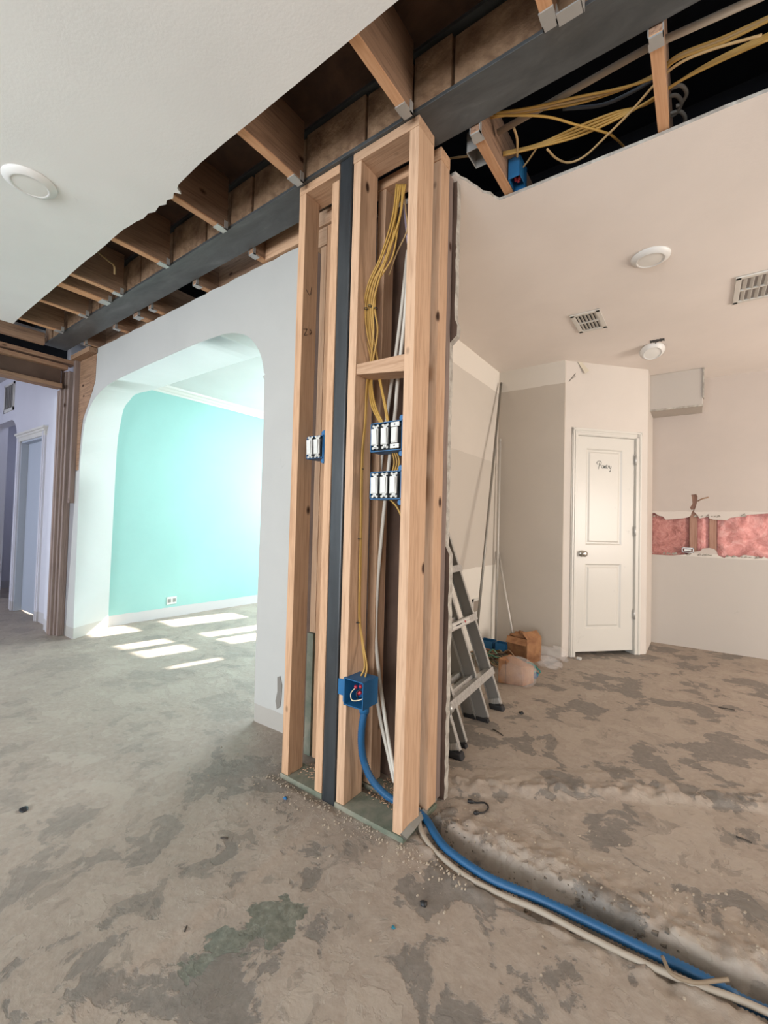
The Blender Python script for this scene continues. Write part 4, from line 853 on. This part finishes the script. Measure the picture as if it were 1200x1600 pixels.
# ------------------------------------------------------------------ poles in the corner
pm = mat('grey_metal_pole', c('8b877f'), .4, .5); pw = mat('pale_grey_pole', c('bdb8b0'), .45, .2)
def pole(a, b, r, label, m_): return tag(MB().tube([a, b], r, 10).lathe([(r*1.15, 0), (r*1.15, .02), (0, .021)], b, Vector(b)-Vector(a), 10).build('pole', m_), label, 'pole', 'poles leaning in the corner')
pole((-1.36, 3.05, fh(-1.36, 3.05)), (-1.608, 4.165, 2.60), .011, 'longest dark grey pole leaning into the corner', pm)
pole((-1.585, 4.10, 0), (-1.60, 4.15, 2.03), .011, 'upright grey pole standing in the corner', pw)
a_ = py(803, 1012, 3.95)
pole((-1.33, 3.95, .0), (-1.605, 4.18, .91), .011, 'short grey pole leaning on the back wall behind the boxes', pw)

# ------------------------------------------------------------------ ladder
t = thing('ladder', 'aluminium multi-position ladder folded behind the column', 'ladder', (-1.15, 2.35, 0))
ml = Vector((-.354, 0, .98))       # rise along the rail: lean in -X
def rail(x_, y_, z0, z1, wy, wx_, m_=alu_m, name='rail'):
    a = Vector((x_, y_, 0))+ml*(z0/.98); b = Vector((x_, y_, 0))+ml*(z1/.98)
    d = (b-a); side = Vector((0, 1, 0)); nrm = d.cross(side).normalized()
    k = MB(); hw, hd, th = wy/2, wx_, .003    # C channel: web facing, flanges
    k.obox(a-side*hw, side*th, nrm*-hd, d); k.obox(a-side*hw, side*wy, nrm*-th, d); k.obox(a-side*hw-nrm*(hd-th), side*wy, nrm*-th, d)
    o = k.build(name, m_, t); return a, b, nrm
YN, YF = 2.02, 2.72
dirn = ml.normalized(); nr = dirn.cross(Vector((0, 1, 0))).normalized()   # outwards normal
if nr.x < 0: nr = -nr
def bar(a, along, length, w_, d_, m_, name, wdir=Vector((0, 1, 0))):
    k = MB(); k.obox(Vector(a)-wdir*w_/2-nr*d_/2, wdir*w_, nr*d_, along*length); return k.build(name, m_, t, bevel=.003)
def railc(x_, y_, z0, z1, w_, d_):
    """C channel rail, open side outwards: web at inner y side plus two bright flanges"""
    a = Vector((x_, y_, 0))+ml*(z0/.98); ln = (z1-z0)/.98*ml.length
    k = MB(); Yv = Vector((0, 1, 0)); th = .004
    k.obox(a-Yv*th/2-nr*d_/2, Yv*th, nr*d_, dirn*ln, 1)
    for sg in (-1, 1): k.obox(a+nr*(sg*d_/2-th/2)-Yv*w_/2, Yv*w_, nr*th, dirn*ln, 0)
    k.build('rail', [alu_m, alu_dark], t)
TOP = 1.25
xf = -1.035
for y_ in (YN, YF):     # outer, front section
    railc(xf, y_, .03, TOP, .026, .074)
    b = Vector((xf, y_, 0))
    k = MB().obox(b-Vector((.045, .026, 0)), (.09, 0, 0), (0, .052, 0), ml*.035); k.build('foot', rub_m, t, bevel=.008)
    bar(b+ml*.036, dirn, .035, .03, .07, alu_m, 'foot_bracket')
for y_ in (2.14, 2.50):   # inner, front section
    railc(xf-.02, y_, .02, TOP+.15, .022, .082); MB().obox(Vector((xf-.055, y_-.016, 0)), (.07, 0, 0), (0, .032, 0), ml*.022).build('foot', rub_m, t)
for y_ in (2.14, 2.50):   # rear section
    railc(xf-.10, y_, .02, TOP+.15, .022, .082); MB().obox(Vector((xf-.135, y_-.016, 0)), (.07, 0, 0), (0, .032, 0), ml*.022).build('foot', rub_m, t)
for i, z_ in enumerate((.225, .56, .875)):   # outer rungs, wide and bright
    a = Vector((xf, YN-.02, 0))+ml*(z_/.98)+nr*.04
    k = MB().obox(a-dirn*.022, (0, YF-YN+.04, 0), nr*.008, dirn*.044).obox(a-dirn*.022-nr*.05, (0, YF-YN+.04, 0), nr*.05, dirn*.004).obox(a+dirn*.018-nr*.05, (0, YF-YN+.04, 0), nr*.05, dirn*.004).obox(a-dirn*.003+nr*.008, (0, YF-YN+.04, 0), nr*.002, dirn*.006)
    o = k.build('rung', alu_m, t, bevel=.002)
    if i == 1:
        s_ = a+nr*.0085+Vector((0, .32, 0))-dirn*.014
        MB().obox(s_, (0, .28, 0), nr*.001, dirn*.028).build('sticker', white_pl, o)
        MB().lathe([(.009, 0), (.009, .0025), (0, .0026)], s_+Vector((0, .20, 0))+dirn*.014, nr, 14).build('red_dot', red_m, o)
        MB().obox(s_+Vector((0, .05, 0))+dirn*.010, (0, .09, 0), nr*.0016, dirn*.007).build('printed_line', blk_m, o)
for z_ in (.245, .58, .895):   # inner rungs
    for dx in (-.02, -.10):
        a = Vector((xf+dx, 2.14, 0))+ml*(z_/.98)
        MB().obox(a-dirn*.016-nr*.022, (0, .36, 0), nr*.044, dirn*.032).build('rung', alu_m, t, bevel=.003)
# locking knuckle near the lowest rung
a = Vector((xf, YN-.01, 0))+ml*(.225/.98)+nr*.045
MB().lathe([(.0, -.02), (.03, -.018), (.034, 0), (.02, .012), (.02, .02), (0, .022)], a, nr, 18).build('locking_knob', galv_m, t)
MB().tube([a-dirn*.02, a-dirn*.09-Vector((0, .0, 0))-nr*.02], .004, 6).build('brace_wire', galv_m, t)

t.rotation_euler.z = .07; t.location.x += .02; t.location.y += .02

# ------------------------------------------------------------------ box pile
ca, sa = math.cos(.10), math.sin(.10)
t = thing('cardboard_box', 'brown cardboard box in a clear plastic bag, front of the pile', 'box', (-1.12, 3.3, 0), 'boxes in the corner pile')
fr_ = [pz(777, 1066), pz(818, 1072), pz(830, 1068)]
A = Vector((-1.215, 3.20, .004)); B = Vector((-1.04, 3.245, .004)); Cc = Vector((-1.0, 3.37, .004)); Dd = Vector((-1.18, 3.36, .004))
up_ = Vector((0, 0, .185)); upr = Vector((.0, .0, .14))
MB().add([A, B, Cc, Dd, A+up_, B+upr+Vector((-.015, 0, 0)), Cc+upr*.9, Dd+up_], [(0, 3, 2, 1), (4, 5, 6, 7), (0, 1, 5, 4), (1, 2, 6, 5), (2, 3, 7, 6), (3, 0, 4, 7)]).build('carton', card_m, t, bevel=.004)
MB().obox(A+(B-A)*.30+Vector((0, -.002, 0)), (B-A)*.02, (0, -.001, 0), (0, 0, .175)).build('box_seam', mat('dark_print', c('5b3c2b'), .7), t)
def blob(loc, sc_, seed, m_, name, parent=None, amp=.35, nu=22, nv=14, floor_z=.001):
    vs = []; fs = []; rg = random.Random(seed)
    for i in range(nv+1):
        ph = math.pi*i/nv
        for j in range(nu):
            th = 2*math.pi*j/nu; d_ = Vector((math.sin(ph)*math.cos(th), math.sin(ph)*math.sin(th), math.cos(ph)))
            nval = float(fbm(np.array([[math.cos(th)*1.6+d_.z*2+seed*3.1+9]]), np.array([[math.sin(th)*1.6+d_.z*2.3+seed]]), 4)[0, 0])
            r_ = 1+amp*nval; vs.append((loc[0]+d_.x*sc_[0]*r_, loc[1]+d_.y*sc_[1]*r_, max(floor_z, loc[2]+d_.z*sc_[2]*r_)))
    for i in range(nv):
        for j in range(nu): fs.append((i*nu+j, i*nu+(j+1) % nu, (i+1)*nu+(j+1) % nu, (i+1)*nu+j))
    return MB().add(vs, fs, True).build(name, m_, parent, fix=False)
blob((-1.105, 3.29, .08), (.15, .12, .115), 4, bag_m, 'plastic_bag', t, .2)
# open carton behind
t = thing('cardboard_box', 'open tan carton at the back of the corner pile', 'box', (-1.26, 3.85, 0), 'boxes in the corner pile')
q0 = Vector((-1.38, 3.84, 0)); q1 = Vector((-1.19, 3.80, 0)); q2 = Vector((-1.12, 3.98, 0)); q3 = Vector((-1.32, 4.03, 0)); H_ = Vector((0, 0, .205)); k = MB()
for a, b in ((q0, q1), (q1, q2), (q2, q3), (q3, q0)):
    n_ = (b-a).cross(Vector((0, 0, 1))).normalized()*-.004; k.obox(a, b-a, n_, H_)
k.build('carton', card_m, t)
MB().obox(q1+H_, q2-q1, Vector((-.05, .02, .05)), (0, 0, .004)).obox(q0+H_, q1-q0, Vector((.01, -.06, -.04)), (0, 0, .004)).build('flap', card_m, t)
blob((-1.30, 3.93, .19), (.08, .07, .05), 8, card_m, 'crumpled_paper', t, .5)
def bluebox(c_, s_, label):
    t = thing('loose_box', label, 'electrical box', (c_[0], c_[1], c_[2]), 'loose blue boxes in the corner pile'); x, y, z = c_; th = .004
    MB().box(x-s_, x+s_, y-s_*.8, y-s_*.8+th, z, z+s_*1.4).box(x-s_, x+s_, y+s_*.8-th, y+s_*.8, z, z+s_*1.4).box(x-s_, x-s_+th, y-s_*.8, y+s_*.8, z, z+s_*1.4).box(x+s_-th, x+s_, y-s_*.8, y+s_*.8, z, z+s_*1.4).box(x-s_, x+s_, y-s_*.8, y+s_*.8, z, z+th).build('box_shell', blue_pl, t, bevel=.003)
    MB().box(x+s_, x+s_+.006, y-s_*.5, y+s_*.5, z+.01, z+s_*1.2).build('mounting_flange', blue_pl, t)
bluebox((-1.565, 3.86, .05), .06, 'loose blue box at the left of the corner pile')
bluebox((-1.43, 3.84, .07), .048, 'loose blue box in the middle of the corner pile')
bluebox((-1.02, 3.42, .03), .028, 'small blue box at the right end of the cable heap')
tag(blob((-1.52, 3.86, .02), (.16, .12, .05), 11, card_m, 'crumpled_paper', None, .4), 'crumpled brown paper under the loose blue boxes', 'paper')
hc = [mat('heap_cable_olive', c('7c7458'), .6), mat('heap_cable_brown', c('8a6f55'), .6), mat('heap_cable_green', c('4f7a63'), .6), mat('heap_cable_dark', c('3d352d'), .7)]
for k in range(34):
    cx_ = -1.42+R1.uniform(-.10, .16); cy_ = 3.60+R1.uniform(-.12, .12); an = R1.uniform(-.5, .4); L_ = R1.uniform(.14, .3)
    pts = [(cx_+math.cos(an)*L_*(u-.5)*2*.8, cy_+math.sin(an)*L_*(u-.5)*2+.03*math.sin(u*5+k), max(.012, .03+R1.uniform(.0, .09)*(1-abs(u-.5)*1.4))) for u in (0, .25, .5, .75, 1)]
    tag(MB().tube(curve(pts, 5), R1.uniform(.004, .007), 6).build('cable', hc[k % 4]), 'loose cable offcut in the heap behind the bagged box', 'cable', 'cable offcuts in the corner heap')
for k in range(3):
    cc_ = Vector((-1.06+.02*k, 3.44, .10-.015*k)); tag(MB().tube([cc_+Vector((math.cos(a)*.045, math.sin(a)*.03, math.sin(a)*.02)) for a in np.linspace(0, 5.8, 16)], .005, 6).build('cable_loop', mat('teal_cable', c('1f7f78'), .5)), 'green cable loop at the right end of the heap', 'cable', 'green cable loops by the bagged box')
blob((-1.03, 4.02, .07), (.13, .10, .07), 13, bag_m, 'plastic_bag', tag(thing('plastic_bag', 'clear crumpled plastic bag beside the pile near the pantry', 'bag', (-1.03, 4.02, 0)), 'clear crumpled plastic bag beside the pile near the pantry', 'bag'), .5)
blob((-1.0, 3.82, .045), (.09, .07, .045), 15, bag_m, 'plastic_bag', bpy.data.objects[-1] if False else None, .6)['label'] = 'small clear plastic bag lump in front of the larger bag'
[o for o in COL.objects if o.get('label', '').startswith('small clear plastic')][0]['category'] = 'bag'

# ------------------------------------------------------------------ small litter on the floor
def onfloor(x, y, dz=0.):
    P_ = pz(x, y, 0); z_ = fh(P_[0], P_[1]); P_ = pz(x, y, z_); return Vector((P_[0], P_[1], z_+dz))
a = [onfloor(x, y, .005) for x, y in ((735, 1254), (745, 1256), (757, 1256), (763, 1263), (757, 1271), (744, 1272))]
tag(MB().tube(curve(a, 6), .0035, 6).lathe([(.008, -.012), (.009, 0), (.006, .014), (0, .015)], a[0], (a[1]-a[0]), 8).lathe([(.007, -.01), (.009, 0), (.006, .01), (0, .011)], a[-1], (a[-1]-a[-2]), 8).build('plug_lead', blk_m), 'short black curled lead on the rough mortar', 'lead')
def lump(x, y, s_, m_, label, name='debris_chip', cat='debris', flat=.6):
    p_ = onfloor(x, y); return tag(blob((p_.x, p_.y, p_.z+s_*flat*.4), (s_, s_*.8, s_*flat), int(x+y), m_, name, None, .7, 10, 7, p_.z-.002), label, cat)
lump(662, 1414, .013, blk_m, 'dark crumb on the mortar right of centre foreground')
lump(37, 1266, .02, blk_m, 'black flat scrap at the left edge of the floor', flat=.3)
lump(446, 1248, .010, blue_pl, 'blue crumb beside the foot of left stud frame')
lump(615, 1450, .006, mat('teal_chip', c('1f6a7a'), .5), 'tiny teal chip in the foreground mortar')
lump(815, 1115, .016, blk_m, 'black lump on the kitchen floor beyond the ladder')
for k, (x, y, x2, y2) in enumerate(((1150, 1308, 1175, 1318), (770, 1140, 786, 1150), (1123, 1106, 1148, 1110), (288, 1458, 294, 1445), (345, 1310, 356, 1311))):
    tag(MB().tube([onfloor(x, y, .003), onfloor((x+x2)/2, (y+y2)/2, .005), onfloor(x2, y2, .003)], .003, 5).build('splinter', hc[3]), ['dark splinter on the floor near the right edge', 'dark splinter beside the ladder feet', 'dark splinter on the far kitchen floor', 'dark sliver near the smooth grey patch', 'small dark sliver on the left floor'][k], 'splinter')
# wood shavings and mortar crumbs inside and around the column foot
sh = MB(); cr = MB()
for k in range(260):
    x_ = R1.uniform(-1.15, -.92); y_ = R1.uniform(1.50, 1.72); s_ = R1.uniform(.004, .012); a_ = R1.uniform(0, 3.1); z_ = R1.uniform(.004, .025)
    sh.obox((x_, y_, z_), (math.cos(a_)*s_, math.sin(a_)*s_, s_*.2), (-math.sin(a_)*.003, math.cos(a_)*.003, 0), (0, 0, .0015))
for k in range(120):
    x_ = R1.uniform(-1.50, -1.37); y_ = R1.uniform(1.44, 1.64); s_ = R1.uniform(.004, .012); sh.obox((x_, y_, R1.uniform(-.005, .03)), (s_, s_*.3, s_*.2), (0, .003, 0), (0, 0, .002))
tag(sh.build('wood_shavings', wood_x, fix=False), 'wood shavings scattered inside the foot of the column', 'shavings', kind='stuff')
for k in range(700):
    u = R1.random()
    if u < .4: x_ = R1.uniform(-1.6, -.6); y_ = 1.405-abs(R1.gauss(0, .05))
    elif u < .75: x_ = R1.uniform(-.85, .3); y_ = 1.62+R1.gauss(0, .12)+(x_+.85)*.1
    else: x_ = R1.uniform(-2.1, .3); y_ = R1.uniform(1.0, 2.6)
    if -1.57 < x_ < -.89 and y_ > 1.39 and y_ < 1.77: continue
    s_ = R1.uniform(.0015, .006); z_ = fh(x_, y_); a_ = R1.uniform(0, 3)
    cr.obox((x_, y_, z_-s_*.3), (math.cos(a_)*s_, math.sin(a_)*s_, s_*.3), (-math.sin(a_)*s_, math.cos(a_)*s_, 0), (s_*.3, 0, s_))
tag(cr.build('mortar_crumbs', mat('mortar_crumb', c('a99a87'), .9), fix=False), 'pale mortar crumbs scattered over the scraped floor', 'crumbs', kind='stuff')

for o in COL.objects:
    if o.name.split('.')[0] in ('mounting_ear', 'screw', 'pencil_mark', 'pencil_note', 'device_bodies') and o.type == 'MESH': o['kind'] = 'stuff'

ck = MB()
for k in range(300):
    u = R1.random()**1.4*5.6; i = min(int(u), 6); f = u-i; a = Vector((*TREN[i], 0)).lerp(Vector((*TREN[i+1], 0)), f)
    off = abs(R1.gauss(.045, .03)); x_, y_ = a.x+off*.25+R1.gauss(0, .01), a.y+off
    s_ = .0025+.007*R1.random()**3; z_ = fh(x_, y_)-.001; al = R1.uniform(0, 3)
    ca_, sa_ = math.cos(al), math.sin(al)
    b_ = [Vector((x_+ca_*s_*p-sa_*s_*q_*.8, y_+sa_*s_*p+ca_*s_*q_*.8, z_-.3*s_)) for p, q_ in ((-1, -1), (1, -.8), (.8, 1), (-1, .7))]
    t_ = [b+Vector((R1.uniform(-.3, .3)*s_, R1.uniform(-.3, .3)*s_, s_*R1.uniform(.6, 1.2))) for b in b_]
    ck.add(b_+t_, [(0, 3, 2, 1), (4, 5, 6, 7), (0, 1, 5, 4), (1, 2, 6, 5), (2, 3, 7, 6), (3, 0, 4, 7)])
tag(ck.build('broken_mortar', plain_noise('broken_dark_mortar', c('84796d'), c('5e574f'), 20), fix=False), 'dark broken mortar lumps along the far side of the trench', 'rubble', kind='stuff')
